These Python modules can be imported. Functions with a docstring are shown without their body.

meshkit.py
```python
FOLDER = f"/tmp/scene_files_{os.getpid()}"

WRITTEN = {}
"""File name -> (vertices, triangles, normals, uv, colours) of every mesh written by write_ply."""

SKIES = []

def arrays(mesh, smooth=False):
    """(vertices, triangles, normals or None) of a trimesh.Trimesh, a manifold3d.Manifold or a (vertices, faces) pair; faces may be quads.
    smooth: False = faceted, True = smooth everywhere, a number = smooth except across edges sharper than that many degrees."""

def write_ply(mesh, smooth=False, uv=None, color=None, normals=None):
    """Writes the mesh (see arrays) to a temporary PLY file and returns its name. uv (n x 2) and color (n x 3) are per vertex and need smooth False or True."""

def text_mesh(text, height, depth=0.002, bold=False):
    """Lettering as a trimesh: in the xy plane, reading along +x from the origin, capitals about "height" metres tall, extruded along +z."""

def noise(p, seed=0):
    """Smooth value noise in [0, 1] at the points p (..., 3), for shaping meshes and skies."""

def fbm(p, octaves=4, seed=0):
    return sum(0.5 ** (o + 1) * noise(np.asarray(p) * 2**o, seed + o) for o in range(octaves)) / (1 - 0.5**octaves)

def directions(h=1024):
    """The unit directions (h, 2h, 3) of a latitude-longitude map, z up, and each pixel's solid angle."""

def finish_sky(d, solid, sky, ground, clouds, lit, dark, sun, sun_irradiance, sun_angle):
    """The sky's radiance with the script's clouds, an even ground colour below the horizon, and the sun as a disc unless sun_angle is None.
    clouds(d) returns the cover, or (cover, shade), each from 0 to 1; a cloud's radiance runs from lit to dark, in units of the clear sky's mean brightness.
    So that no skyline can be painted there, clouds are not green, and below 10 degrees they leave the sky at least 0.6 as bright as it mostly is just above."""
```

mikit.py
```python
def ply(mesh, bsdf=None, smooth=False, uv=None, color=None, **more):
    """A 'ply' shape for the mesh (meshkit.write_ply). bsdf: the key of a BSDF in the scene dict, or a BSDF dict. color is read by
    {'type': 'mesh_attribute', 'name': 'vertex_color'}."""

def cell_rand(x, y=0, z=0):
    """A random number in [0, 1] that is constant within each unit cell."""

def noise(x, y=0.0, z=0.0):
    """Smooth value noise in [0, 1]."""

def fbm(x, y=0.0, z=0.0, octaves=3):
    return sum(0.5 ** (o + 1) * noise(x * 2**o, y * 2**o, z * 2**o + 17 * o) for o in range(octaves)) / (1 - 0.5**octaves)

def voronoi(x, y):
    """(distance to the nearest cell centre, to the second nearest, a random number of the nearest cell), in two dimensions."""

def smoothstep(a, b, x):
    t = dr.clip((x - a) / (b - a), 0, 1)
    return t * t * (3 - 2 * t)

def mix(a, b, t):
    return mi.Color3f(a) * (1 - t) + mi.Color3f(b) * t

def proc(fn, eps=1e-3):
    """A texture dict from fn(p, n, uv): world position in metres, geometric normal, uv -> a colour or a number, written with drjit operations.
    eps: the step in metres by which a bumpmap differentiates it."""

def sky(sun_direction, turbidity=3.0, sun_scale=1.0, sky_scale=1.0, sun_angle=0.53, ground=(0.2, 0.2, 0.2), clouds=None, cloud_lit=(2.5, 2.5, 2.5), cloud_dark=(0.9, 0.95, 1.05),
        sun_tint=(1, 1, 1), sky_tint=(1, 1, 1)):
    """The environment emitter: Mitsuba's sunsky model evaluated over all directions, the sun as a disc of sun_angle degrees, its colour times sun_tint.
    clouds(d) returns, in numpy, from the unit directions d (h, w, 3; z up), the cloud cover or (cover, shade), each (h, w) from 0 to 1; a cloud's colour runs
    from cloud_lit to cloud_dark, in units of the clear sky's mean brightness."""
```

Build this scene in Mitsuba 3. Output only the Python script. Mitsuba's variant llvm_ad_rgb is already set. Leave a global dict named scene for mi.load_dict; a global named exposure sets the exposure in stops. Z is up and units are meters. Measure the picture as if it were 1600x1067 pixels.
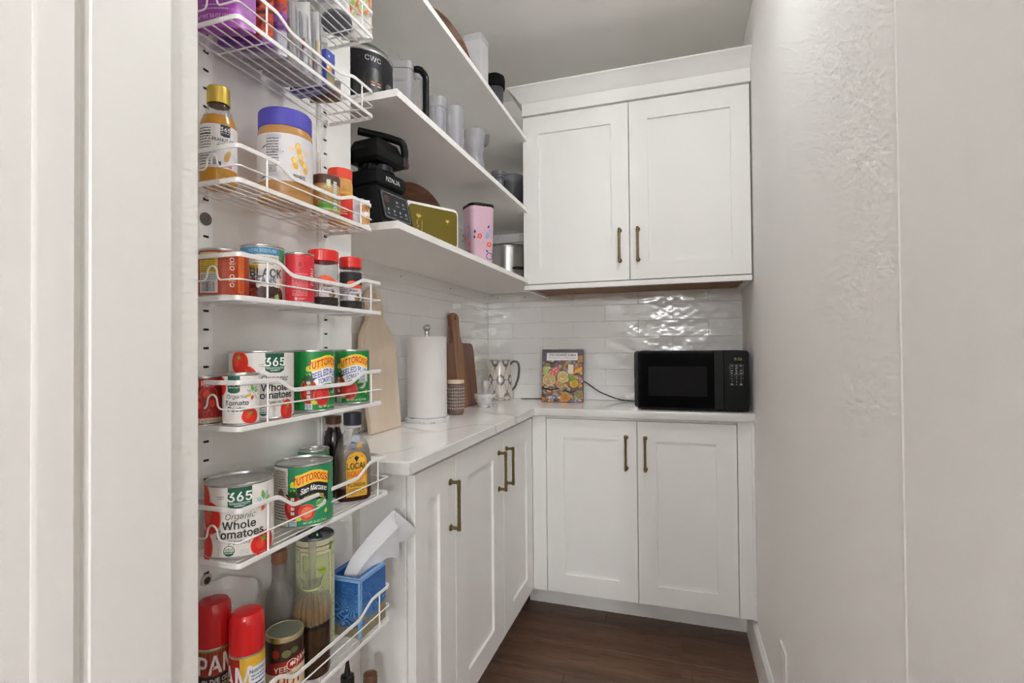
import math, random
import numpy as np, trimesh, manifold3d as m3, drjit as dr, mitsuba as mi
import shapely, shapely.ops, shapely.geometry as sg, shapely.affinity as sa
import mikit, meshkit
from mikit import noise, fbm, smoothstep, mix, proc, cell_rand

scene, labels = {}, {}
random.seed(7)
RNG = np.random.default_rng(11)
T = mi.ScalarTransform4f

# ------------------------------------------------------------------ camera, lights, exposure
CAMZ = 1.1619
scene['camera'] = {'type': 'perspective', 'fov': 2 * math.degrees(math.atan(800 / 792.8)), 'fov_axis': 'x',
                   'near_clip': 0.02, 'far_clip': 60.0,
                   'to_world': T().look_at(origin=[0, 0, CAMZ], target=[-0.30968258, 0.9507547, CAMZ + 0.0127358], up=[0.00154157, -0.00118733, 0.12612103])}
exposure = 0.69
# unseen globes and pantry dome, set to light the pantry: place, radius, radiance
UNSEEN_LAMPS = [('hall', (-0.12, -2.05, 1.62), 0.16, 33.0), ('room', (1.05, -2.55, 1.62), 0.15, 78.0), ('pantry', (0.06, 1.05, 2.385), 0.14, 15.5)]
LAMP_TINT = (0.985, 0.995, 1.02)

# ------------------------------------------------------------------ colours
def lin(*c):
    if len(c) == 1 and isinstance(c[0], str):
        h = c[0].lstrip('#'); c = [int(h[i:i + 2], 16) for i in (0, 2, 4)]
    elif len(c) == 1: c = c[0]
    x = np.asarray(c, float) / 255
    return np.where(x <= 0.04045, x / 12.92, ((x + 0.055) / 1.055) ** 2.4)

def rgb(c): return {'type': 'rgb', 'value': [float(v) for v in c]}
WHITE, BLACK = (236, 234, 228), (14, 14, 16)

# ------------------------------------------------------------------ materials
def two(b): return {'type': 'twosided', 'bsdf': b}
def prin(col, rough=0.5, spec=0.5, **k): return {'type': 'principled', 'base_color': col if isinstance(col, dict) else rgb(col), 'roughness': rough, 'specular': spec, **k}
def bump(b, fn, scale, eps=1e-3): return {'type': 'bumpmap', 'arbitrary': proc(fn, eps), 'scale': scale, 'bsdf': b}
VC = {'type': 'mesh_attribute', 'name': 'vertex_color'}

def f_orange(p, n, uv): return fbm(p.x * 190, p.y * 190, p.z * 190, 2)
def f_ceil(p, n, uv): return smoothstep(0.42, 0.62, fbm(p.x * 120, p.y * 120, p.z * 120, 2))
def f_tile(p, n, uv):
    return 0.75 * noise(p.x * 13 + 3, p.y * 13, p.z * 24) + 0.25 * noise(p.x * 34, p.y * 34 + 9, p.z * 60)
def f_brush(p, n, uv): return noise(p.x * 900, p.y * 900, p.z * 30)
def f_wood_floor(p, n, uv):
    k = cell_rand(dr.floor((p.y - 1.975) / 0.1836), dr.floor(p.x / 7 + 50), 3)
    g = fbm(p.x * 3.0 + k * 90, p.y * 38, 3.0 + k * 11, 4)
    rings = noise(p.x * 2.2 + 1.3 * noise(p.x * 4, p.y * 9, 4.0) + k * 40, p.y * 24 + 2.0 * noise(p.x * 3, p.y * 7, 1.0), 7.0)
    pore = smoothstep(0.55, 0.8, noise(p.x * 26, p.y * 420, 2.0))
    c = mix((0.058, 0.030, 0.019), (0.150, 0.087, 0.058), dr.clip(0.15 + 0.75 * g + 0.22 * (rings - 0.5), 0, 1))
    return c * (0.98 + 0.30 * k) * (1 - 0.22 * pore)
def f_marble(p, n, uv):
    w = fbm(p.x * 5, p.y * 5, p.z * 5, 3)
    v = dr.abs(noise(p.x * 3.2 + 3 * w, p.y * 3.6 - 2 * w, 2.0) - 0.5)
    vein = (1 - smoothstep(0.0, 0.07, v)) * smoothstep(0.35, 0.7, fbm(p.x * 4 + 9, p.y * 4, 1.0, 2))
    return mix((0.76, 0.755, 0.735), (0.50, 0.48, 0.46), dr.clip(0.6 * vein + 0.18 * smoothstep(0.5, 0.8, w), 0, 1))
def f_wood_light(p, n, uv):
    g = fbm(p.y * 70, p.x * 70, p.z * 4.0, 3); s = noise(p.y * 14, 3.0, p.z * 1.2)
    return mix((0.74, 0.60, 0.47), (0.84, 0.72, 0.60), dr.clip(g * 0.8 + 0.35 * (s - 0.3), 0, 1))
def f_wood_dark(p, n, uv):
    st = smoothstep(1.893, 1.895, p.y) - smoothstep(1.982, 1.984, p.y)
    g = fbm(p.y * 95, p.x * 40, p.z * 5.0, 3)
    return mix(mix((0.075, 0.026, 0.012), (0.24, 0.085, 0.035), g), mix((0.16, 0.062, 0.022), (0.40, 0.19, 0.075), g), st)
def f_wood_bowl(p, n, uv):
    g = fbm(p.x * 18, p.y * 18, p.z * 90, 3)
    return mix((0.055, 0.020, 0.011), (0.20, 0.085, 0.042), g)
def f_wood_under(p, n, uv):
    g = fbm(p.x * 5, p.y * 60, p.z * 60, 3)
    return mix((0.14, 0.062, 0.020), (0.26, 0.125, 0.047), g)
def f_stone(p, n, uv):
    w = fbm(p.x * 60, p.y * 60, p.z * 60, 3)
    return mix((0.74, 0.74, 0.74), (0.26, 0.26, 0.28), smoothstep(0.52, 0.78, w))
def f_paper(p, n, uv): return noise(p.x * 160, p.y * 160, p.z * 160)
def f_pepper(p, n, uv):
    return mix((0.012, 0.010, 0.010), (0.13, 0.11, 0.10), smoothstep(0.6, 0.85, noise(p.x * 900, p.y * 900, p.z * 900)))
def f_seabox(p, n, uv):
    w = fbm(p.x * 26, p.y * 26, p.z * 34, 3)
    h = (p.z - 0.605) / 0.105 + 0.55 * (w - 0.5)
    band = dr.abs(dr.sin(30 * (h + 1.2 * w)))
    sea = mix((0.012, 0.075, 0.27), (0.13, 0.33, 0.62), smoothstep(0.55, 1.0, band) * smoothstep(1.05, 0.35, h) + 0.12 * w)
    return mix(mix((0.34, 0.29, 0.16), (0.20, 0.17, 0.10), w), sea, smoothstep(0.26, 0.34, h))

def mat(name, b): scene[name] = b; return name
WALL = mat('mat_wall', bump(two(prin((0.785, 0.778, 0.752), 0.62, 0.25)), f_orange, 0.0018))
CEIL = mat('mat_ceiling', bump(two(prin((0.85, 0.84, 0.81), 0.8, 0.15)), f_ceil, 0.0012))
TRIM = mat('mat_trim', two(prin((0.765, 0.760, 0.738), 0.48, 0.4)))
CAB = mat('mat_cabinet', two(prin((0.795, 0.790, 0.770), 0.50, 0.34)))
SHELFP = mat('mat_shelf', two(prin((0.83, 0.823, 0.80), 0.45, 0.4)))
WIRE = mat('mat_wire', two(prin((0.83, 0.83, 0.82), 0.32, 0.45)))
TILE = mat('mat_tile', bump(two(prin((0.90, 0.895, 0.875), 0.13, 0.5)), f_tile, 0.0038, 2e-3))
GROUT = mat('mat_grout', two(prin((0.60, 0.59, 0.55), 0.8, 0.2)))
FLOOR = mat('mat_floor', two(prin(proc(f_wood_floor), 0.42, 0.35)))
COUNTER = mat('mat_counter', two(prin(proc(f_marble), 0.10, 0.5)))
BRASS = mat('mat_brass', two(prin((0.20, 0.150, 0.072), 0.30, 0.5, metallic=0.92)))
STEEL = mat('mat_steel', two(prin((0.58, 0.575, 0.565), 0.24, 0.5, metallic=0.95)))
GOLDL = mat('mat_pale_gold', two(prin((0.60, 0.52, 0.34), 0.25, 0.5, metallic=0.9)))
STEELD = mat('mat_steel_dark', two(prin((0.22, 0.22, 0.235), 0.28, 0.5, metallic=0.9)))
GOLDM = mat('mat_gold_cap', two(prin((0.62, 0.45, 0.09), 0.30, 0.5, metallic=0.85)))
GOLDP = mat('mat_gold_panel', two(prin((0.150, 0.112, 0.012), 0.28, 0.5, metallic=0.35)))
WOODL = mat('mat_wood_light', two(prin(proc(f_wood_light), 0.5, 0.3)))
WOODD = mat('mat_wood_dark', two(prin(proc(f_wood_dark), 0.4, 0.35)))
WOODB = mat('mat_wood_bowl', two(prin(proc(f_wood_bowl), 0.4, 0.4)))
WOODU = mat('mat_wood_under', two(prin(proc(f_wood_under), 0.5, 0.3)))
STONE = mat('mat_stone', two(prin(proc(f_stone), 0.22, 0.5)))
PAPER = mat('mat_paper', bump(two({'type': 'diffuse', 'reflectance': rgb((0.78, 0.765, 0.755))}), f_paper, 0.0012))
TISSUE = mat('mat_tissue', two(prin((0.60, 0.605, 0.63), 0.8, 0.1)))
PEPPER = mat('mat_pepper', two(prin(proc(f_pepper), 0.6, 0.3)))
SEABOX = mat('mat_sea_carton', two(prin(proc(f_seabox), 0.42, 0.4)))
MATTE = mat('mat_vc_matte', two(prin(VC, 0.75, 0.2)))
SATIN = mat('mat_vc_satin', two(prin(VC, 0.42, 0.4)))
GLOSS = mat('mat_vc_gloss', two(prin(VC, 0.16, 0.5)))
BLK = mat('mat_black_satin', two(prin(VC, 0.38, 0.16)))
BLKG = mat('mat_black_glass', two(prin(VC, 0.04, 0.30)))
FOIL = mat('mat_vc_foil', two(prin(VC, 0.34, 0.5, metallic=0.25)))
GLASS = mat('mat_glass', {'type': 'blendbsdf', 'weight': 0.06, 'a': {'type': 'thindielectric', 'int_ior': 1.5}, 'b': two(prin((0.62, 0.63, 0.65), 0.2, 0.5))})  # grey haze blended in to stand for the faint reflection of glass
PLASTIC = mat('mat_clear_plastic', {'type': 'blendbsdf', 'weight': 0.30, 'a': {'type': 'thindielectric', 'int_ior': 1.4}, 'b': two(prin((0.50, 0.50, 0.54), 0.3, 0.5))})
FROST = mat('mat_frosted', {'type': 'blendbsdf', 'weight': 0.72, 'a': {'type': 'thindielectric', 'int_ior': 1.4}, 'b': two(prin((0.20, 0.19, 0.175), 0.4, 0.4))})
SMOKE = mat('mat_smoked_plastic', {'type': 'blendbsdf', 'weight': 0.5, 'a': {'type': 'thindielectric', 'int_ior': 1.4}, 'b': two(prin((0.10, 0.10, 0.12), 0.3, 0.5))})

# ------------------------------------------------------------------ keys, labels, mesh helpers
def free(key):
    if not any(k == key or k.startswith(key + '__') for k in scene) and key not in labels: return key
    n = 1
    while True:
        k = f'{key}_{n:03d}'
        if k not in scene and k not in labels and not any(q.startswith(k + '__') for q in scene): return k
        n += 1

def thing(name, label, cat, group=None):
    k = free(name); labels[k] = {'label': label, 'category': cat}
    if group: labels[k]['group'] = group
    return k

def struct(name, **k): labels[name] = {'kind': 'structure', **k}; return name

def put(name, mesh, m, parent=None, col=None, smooth=32, label=None, kind=None):
    """one entry of scene; col: an sRGB triple or per-vertex linear colours for the vertex-colour materials"""
    if isinstance(mesh, m3.Manifold):
        q = mesh.to_mesh(); mesh = trimesh.Trimesh(np.array(q.vert_properties[:, :3]), np.array(q.tri_verts), process=False)
    key = name if parent is None else f'{parent}__{name}'
    if parent is not None or key in scene:
        base, n = key, 0
        while key in scene or any(q.startswith(key + '__') for q in scene): n += 1; key = f'{base}_{n:03d}'
    if col is not None:
        c = np.asarray(col, float)
        if c.ndim == 1:
            if smooth not in (True, False):
                mesh = trimesh.graph.smooth_shade(mesh, angle=math.radians(smooth), facet_minarea=None); smooth = True
            c = np.tile(lin(c), (len(mesh.vertices), 1))
        else: smooth = bool(smooth)
        scene[key] = mikit.ply(mesh, m, smooth=smooth, color=c)
    else: scene[key] = mikit.ply(mesh, m, smooth=smooth)
    if label or kind:
        labels[key] = {**({'label': label} if label else {}), **({'kind': kind} if kind else {})}
    return key

def cat_(*ms): return trimesh.util.concatenate([m for m in ms])

def box(x0, x1, y0, y1, z0, z1, b=0.0015):
    x0, x1 = min(x0, x1), max(x0, x1); y0, y1 = min(y0, y1), max(y0, y1)
    b = min(b, (x1 - x0) * .45, (y1 - y0) * .45, (z1 - z0) * .45)
    if b <= 0: return trimesh.creation.box(bounds=[[x0, y0, z0], [x1, y1, z1]])
    P = []
    for x, sx in ((x0, 1), (x1, -1)):
        for y, sy in ((y0, 1), (y1, -1)):
            for z, sz in ((z0, 1), (z1, -1)):
                P += [(x + sx * b, y + sy * b, z), (x + sx * b, y, z + sz * b), (x, y + sy * b, z + sz * b)]
    return trimesh.convex.convex_hull(np.array(P))

def rbox(x0, x1, y0, y1, z0, z1, r, n=5):
    """box rounded on all edges"""
    P = []
    th = np.linspace(0, math.pi / 2, n)
    for sx, cx in ((-1, x0 + r), (1, x1 - r)):
        for sy, cy in ((-1, y0 + r), (1, y1 - r)):
            for sz, cz in ((-1, z0 + r), (1, z1 - r)):
                for a in th:
                    for e in th:
                        P.append((cx + sx * r * math.cos(a) * math.cos(e), cy + sy * r * math.sin(a) * math.cos(e), cz + sz * r * math.sin(e)))
    return trimesh.convex.convex_hull(np.array(P))

def lathe(prof, n=48, mod=None, at=(0, 0, 0)):
    """prof: (r, z) from bottom outside to top; r = 0 closes. mod(theta, r, z) scales r"""
    prof = np.array(prof, float); th = np.linspace(0, 2 * math.pi, n, endpoint=False)
    V, F, idx = [], [], []
    for r, z in prof:
        if r < 1e-7: idx.append([len(V)] * n); V.append((0, 0, z))
        else:
            k = len(V); idx.append([k + i for i in range(n)])
            for t in th:
                q = r * (mod(t, r, z) if mod else 1); V.append((q * math.cos(t), q * math.sin(t), z))
    for a, b in zip(idx[:-1], idx[1:]):
        for i in range(n):
            j = (i + 1) % n; q = (a[i], a[j], b[j], b[i])
            if q[0] != q[1]: F.append((q[0], q[1], q[2]) if q[2] != q[3] else (q[0], q[1], q[2]))
            if q[2] != q[3]: F.append((q[0], q[2], q[3]))
    return trimesh.Trimesh(np.array(V) + np.array(at, float), np.array(F), process=False)

def fillet(P, r, n=5):
    P = [np.array(p, float) for p in P]; out = [P[0]]
    for a, b, c in zip(P[:-2], P[1:-1], P[2:]):
        u, v = a - b, c - b; lu, lv = np.linalg.norm(u), np.linalg.norm(v); d = min(r, lu * .45, lv * .45)
        s, e = b + u / lu * d, b + v / lv * d
        for t in np.linspace(0, 1, n): out.append((1 - t) ** 2 * s + 2 * t * (1 - t) * b + t * t * e)
    return np.array(out + [P[-1]])

def tube(P, r, n=8, closed=False):
    P = np.array(P, float); m = len(P)
    tg = np.array([P[min(i + 1, m - 1)] - P[max(i - 1, 0)] for i in range(m)]) if not closed else np.roll(P, -1, 0) - np.roll(P, 1, 0)
    tg /= np.linalg.norm(tg, axis=1, keepdims=True)
    a = np.cross(tg[0], [0, 0, 1]) if abs(tg[0][2]) < .9 else np.cross(tg[0], [1, 0, 0]); a /= np.linalg.norm(a)
    V, F = [], []
    rr = np.broadcast_to(r, m)
    for i in range(m):
        a = a - tg[i] * np.dot(a, tg[i]); a /= np.linalg.norm(a); b = np.cross(tg[i], a)
        for k in range(n):
            t = 2 * math.pi * k / n; V.append(P[i] + rr[i] * (a * math.cos(t) + b * math.sin(t)))
    for i in range(m if closed else m - 1):
        j = (i + 1) % m
        for k in range(n):
            l = (k + 1) % n; F += [(i * n + k, i * n + l, j * n + l), (i * n + k, j * n + l, j * n + k)]
    if not closed:
        V += [P[0], P[-1]]
        for k in range(n):
            l = (k + 1) % n; F += [(m * n, l, k), (m * n + 1, (m - 1) * n + k, (m - 1) * n + l)]
    return trimesh.Trimesh(np.array(V), np.array(F), process=False)

def ribbon(P, h, t):
    """flat upright band along a path"""
    P = np.array(P, float); m = len(P)
    tg = np.array([P[min(i + 1, m - 1)] - P[max(i - 1, 0)] for i in range(m)])[:, :2]
    tg /= np.linalg.norm(tg, axis=1, keepdims=True); nn = np.c_[-tg[:, 1], tg[:, 0], np.zeros(m)]
    V, F = [], []
    up = np.array([0, 0, h / 2]); c = h * .22
    for p, q in zip(P, nn):
        V += [p - q * t / 2 - up + [0, 0, c * .3], p - q * t / 2 + up - [0, 0, c * .3], p + up - q * t / 4, p + up + q * t / 4, p + q * t / 2 + up - [0, 0, c * .3], p + q * t / 2 - up + [0, 0, c * .3], p - up + q * t / 4, p - up - q * t / 4]
    for i in range(m - 1):
        for k in range(8):
            l = (k + 1) % 8; F += [(i * 8 + k, i * 8 + l, i * 8 + 8 + l), (i * 8 + k, i * 8 + 8 + l, i * 8 + 8 + k)]
    for s in (0, (m - 1) * 8):
        for k in range(1, 7): F.append((s, s + k, s + k + 1) if s else (s, s + k + 1, s + k))
    return trimesh.Trimesh(np.array(V), np.array(F), process=False)

def extrude(poly, h, M=None, chamfer=0.0):
    """2D polygon extruded; optional small chamfer on both faces (by stacked offsets)"""
    if chamfer > 0 and poly.interiors.__len__() == 0:
        n = 120
        def ring(pg): 
            ex = pg.exterior; return np.array([ex.interpolate(t, normalized=True).coords[0] for t in np.linspace(0, 1, n, endpoint=False)])
        inn = poly.buffer(-chamfer)
        o = ring(poly)
        i = np.array([np.array(shapely.ops.nearest_points(inn.exterior, sg.Point(p))[0].coords[0]) for p in o])
        V = np.vstack([np.c_[i, np.zeros(n)], np.c_[o, np.full(n, chamfer)], np.c_[o, np.full(n, h - chamfer)], np.c_[i, np.full(n, h)]])
        F = []
        for s in range(3):
            for k in range(n):
                l = (k + 1) % n; F += [(s * n + k, s * n + l, s * n + n + l), (s * n + k, s * n + n + l, s * n + n + k)]
        tv, tf = trimesh.creation.triangulate_polygon(sg.Polygon(i), engine='earcut')
        b = len(V); V = np.vstack([V, np.c_[tv, np.zeros(len(tv))], np.c_[tv, np.full(len(tv), h)]])
        sgn = np.cross(tv[tf[0, 1]] - tv[tf[0, 0]], tv[tf[0, 2]] - tv[tf[0, 0]])
        F = np.vstack([np.array(F), tf[:, ::-1] + b if sgn > 0 else tf + b, (tf if sgn > 0 else tf[:, ::-1]) + b + len(tv)])
        if not poly.exterior.is_ccw: F[:6 * n] = F[:6 * n][:, ::-1]
        m = trimesh.Trimesh(V, F, process=True)
    else: m = trimesh.creation.extrude_polygon(poly, h, engine='earcut')
    if M is not None: m.apply_transform(M)
    return m

def frame(o, u, v, w):
    M = np.eye(4); M[:3, 0], M[:3, 1], M[:3, 2], M[:3, 3] = u, v, w, o; return M

def roundrect(w, h, r, n=8): return sg.box(-w / 2 + r, -h / 2 + r, w / 2 - r, h / 2 - r).buffer(r, quad_segs=n)
def move(m, x=0, y=0, z=0, rz=0):
    m = m.copy()
    if rz: m.apply_transform(trimesh.transformations.rotation_matrix(rz, [0, 0, 1]))
    m.apply_translation([x, y, z]); return m
def facing(x, y): return math.atan2(-y, -x)

# ------------------------------------------------------------------ flat print: letters and shapes as thin layers wrapped on a surface
_GLYPH = {}
def glyphs(t, bold):
    if (t, bold) not in _GLYPH:
        m = meshkit.text_mesh(t, 1.0, 0.01, bold)
        f = m.faces[m.face_normals[:, 2] > .9]; used, inv = np.unique(f, return_inverse=True)
        _GLYPH[(t, bold)] = (m.vertices[used][:, :2].copy(), inv.reshape(-1, 3))
    return _GLYPH[(t, bold)]

class Print:
    def __init__(s): s.parts = []; s.strip = 0.0035
    def raw(s, v, f, col, layer): s.parts.append((np.asarray(v, float), np.asarray(f), lin(col), layer)); return s
    def poly(s, shp, col, layer=1):
        if shp.is_empty: return s
        u0, _, u1, _ = shp.bounds; k0, k1 = math.floor(u0 / s.strip), math.ceil(u1 / s.strip)
        for k in range(k0, k1):
            g = shp.intersection(sg.box(k * s.strip, -9, (k + 1) * s.strip, 9)) if s.strip < 1 else shp
            for q in getattr(g, 'geoms', [g]):
                if q.geom_type == 'Polygon' and q.area > 1e-10:
                    try: v, f = trimesh.creation.triangulate_polygon(q, engine='earcut')
                    except Exception: continue
                    s.raw(v[:, :2], f, col, layer)
        return s
    def rect(s, u0, v0, u1, v1, col, layer=1): return s.poly(sg.box(min(u0, u1), min(v0, v1), max(u0, u1), max(v0, v1)), col, layer)
    def ell(s, u, v, a, b, col, layer=2, rot=0, n=10): return s.poly(sa.translate(sa.rotate(sa.scale(sg.Point(0, 0).buffer(1, quad_segs=n), a, b), rot, origin=(0, 0)), u, v), col, layer)
    def pts(s, P, col, layer=2): return s.poly(sg.Polygon(P).buffer(0), col, layer)
    def text(s, t, u, v, h, col, layer=3, align='c', sx=1.0, bold=True, warp=None, slant=0):
        V, F = glyphs(t, bold); V = V * [h * sx, h]; w0, w1 = V[:, 0].min(), V[:, 0].max()
        V = V - [(w0 + w1) / 2 if align == 'c' else w0 if align == 'l' else w1, 0]
        V[:, 0] += slant * V[:, 1]
        V = V + [u, v]
        if warp: V[:, 1] += warp(V[:, 0])
        return s.raw(V, F, col, layer)
    def small(s, u0, v0, u1, v1, n, col, layer=2, seed=0):
        r = random.Random(seed); p = (v1 - v0) / n
        for i in range(n):
            a = u0
            while a < u1 - 1e-4:
                b = min(u1, a + r.uniform(.0016, .005)); s.rect(a, v0 + i * p + p * .25, b, v0 + i * p + p * .72, col, layer); a = b + .0008
        return s
    def bars(s, u0, v0, u1, v1, n=18, col=BLACK, layer=3, seed=0):
        r = random.Random(seed); a = u0; p = (u1 - u0) / n
        for i in range(n): s.rect(u0 + i * p, v0, u0 + i * p + p * r.uniform(.25, .75), v1, col, layer)
        return s
    def tomato(s, u, v, a, b, layer=2, rot=0, leaf=True, col=(196, 38, 30)):
        s.ell(u, v, a * 1.06, b * 1.06, (236, 120, 104), layer, rot); s.ell(u, v, a, b, col, layer + 1, rot); s.ell(u - a * .3, v + b * .1, a * .35, b * .5, (214, 62, 48), layer + 2, rot)
        if leaf:
            for k in range(5):
                t = math.radians(90 + rot + 72 * k); c, q = math.cos(t), math.sin(t); o = (u, v + b * .45)
                s.pts([(o[0] - q * a * .09, o[1] + c * a * .09), (o[0] + c * a * .5, o[1] + q * a * .42), (o[0] + q * a * .09, o[1] - c * a * .09)], (112, 160, 50), layer + 3)
        return s
    def leaf(s, u, v, L, w, ang, col, layer=3):
        c, q = math.cos(math.radians(ang)), math.sin(math.radians(ang)); P = []
        for t in np.linspace(0, 1, 9): P.append((t * L, w * math.sin(math.pi * t ** .8)))
        for t in np.linspace(1, 0, 9)[1:-1]: P.append((t * L, -w * math.sin(math.pi * t ** .8)))
        return s.pts([(u + x * c - y * q, v + x * q + y * c) for x, y in P], col, layer)
    def mesh(s, fn, base=None, basecol=None):
        """fn(u, v, lift) -> (n, 3). base: a backing mesh under the print"""
        V, F, C, n = [], [], [], 0
        if base is not None: V.append(base.vertices); F.append(base.faces); C.append(np.tile(lin(basecol), (len(base.vertices), 1))); n = len(base.vertices)
        for v, f, c, l in s.parts:
            V.append(fn(v[:, 0], v[:, 1], 0.00025 + 0.00011 * l)); F.append(f + n); C.append(np.tile(c, (len(v), 1))); n += len(v)
        m = trimesh.Trimesh(np.vstack(V), np.vstack(F), process=False)
        # turn every print triangle outwards
        k0 = len(F[0]) if base is not None else 0
        tri = m.vertices[m.faces[k0:]]
        if len(tri):
            e = np.cross(tri[:, 1] - tri[:, 0], tri[:, 2] - tri[:, 0]); out = s.outward(tri.mean(1))
            bad = (e * out).sum(1) < 0; ff = m.faces.copy(); ff[k0:][bad] = ff[k0:][bad][:, ::-1]; m = trimesh.Trimesh(m.vertices, ff, process=False)
        return m, np.vstack(C)
    def on_cyl(s, x, y, z, r, a0, base_h=None, basecol=None, n=72, rfun=None):
        rf = rfun or (lambda v: r)
        def fn(u, v, l):
            a = a0 + u / r; q = np.array([rf(t) for t in v]) + l if rfun else r + l
            return np.c_[x + q * np.cos(a), y + q * np.sin(a), z + v]
        s.outward = lambda c: np.c_[c[:, 0] - x, c[:, 1] - y, np.zeros(len(c))]
        base = None
        if base_h is not None:
            zs = np.linspace(base_h[0], base_h[1], 2 if not rfun else 14)
            base = lathe([(rf(t) + .0002, t) for t in zs], n, at=(x, y, z))
        return s.mesh(fn, base, basecol)
    def on_plane(s, o, U, V, base=None, basecol=None):
        o, U, V = (np.array(t, float) for t in (o, U, V)); N = np.cross(U, V)
        s.outward = lambda c: np.tile(N, (len(c), 1))
        return s.mesh(lambda u, v, l: o + u[:, None] * U + v[:, None] * V + l * N, base, basecol)

def put_print(name, pr, parent, m=SATIN, label=None):
    mesh, c = pr; return put(name, mesh, m, parent, col=c, smooth=True, label=label)

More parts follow.
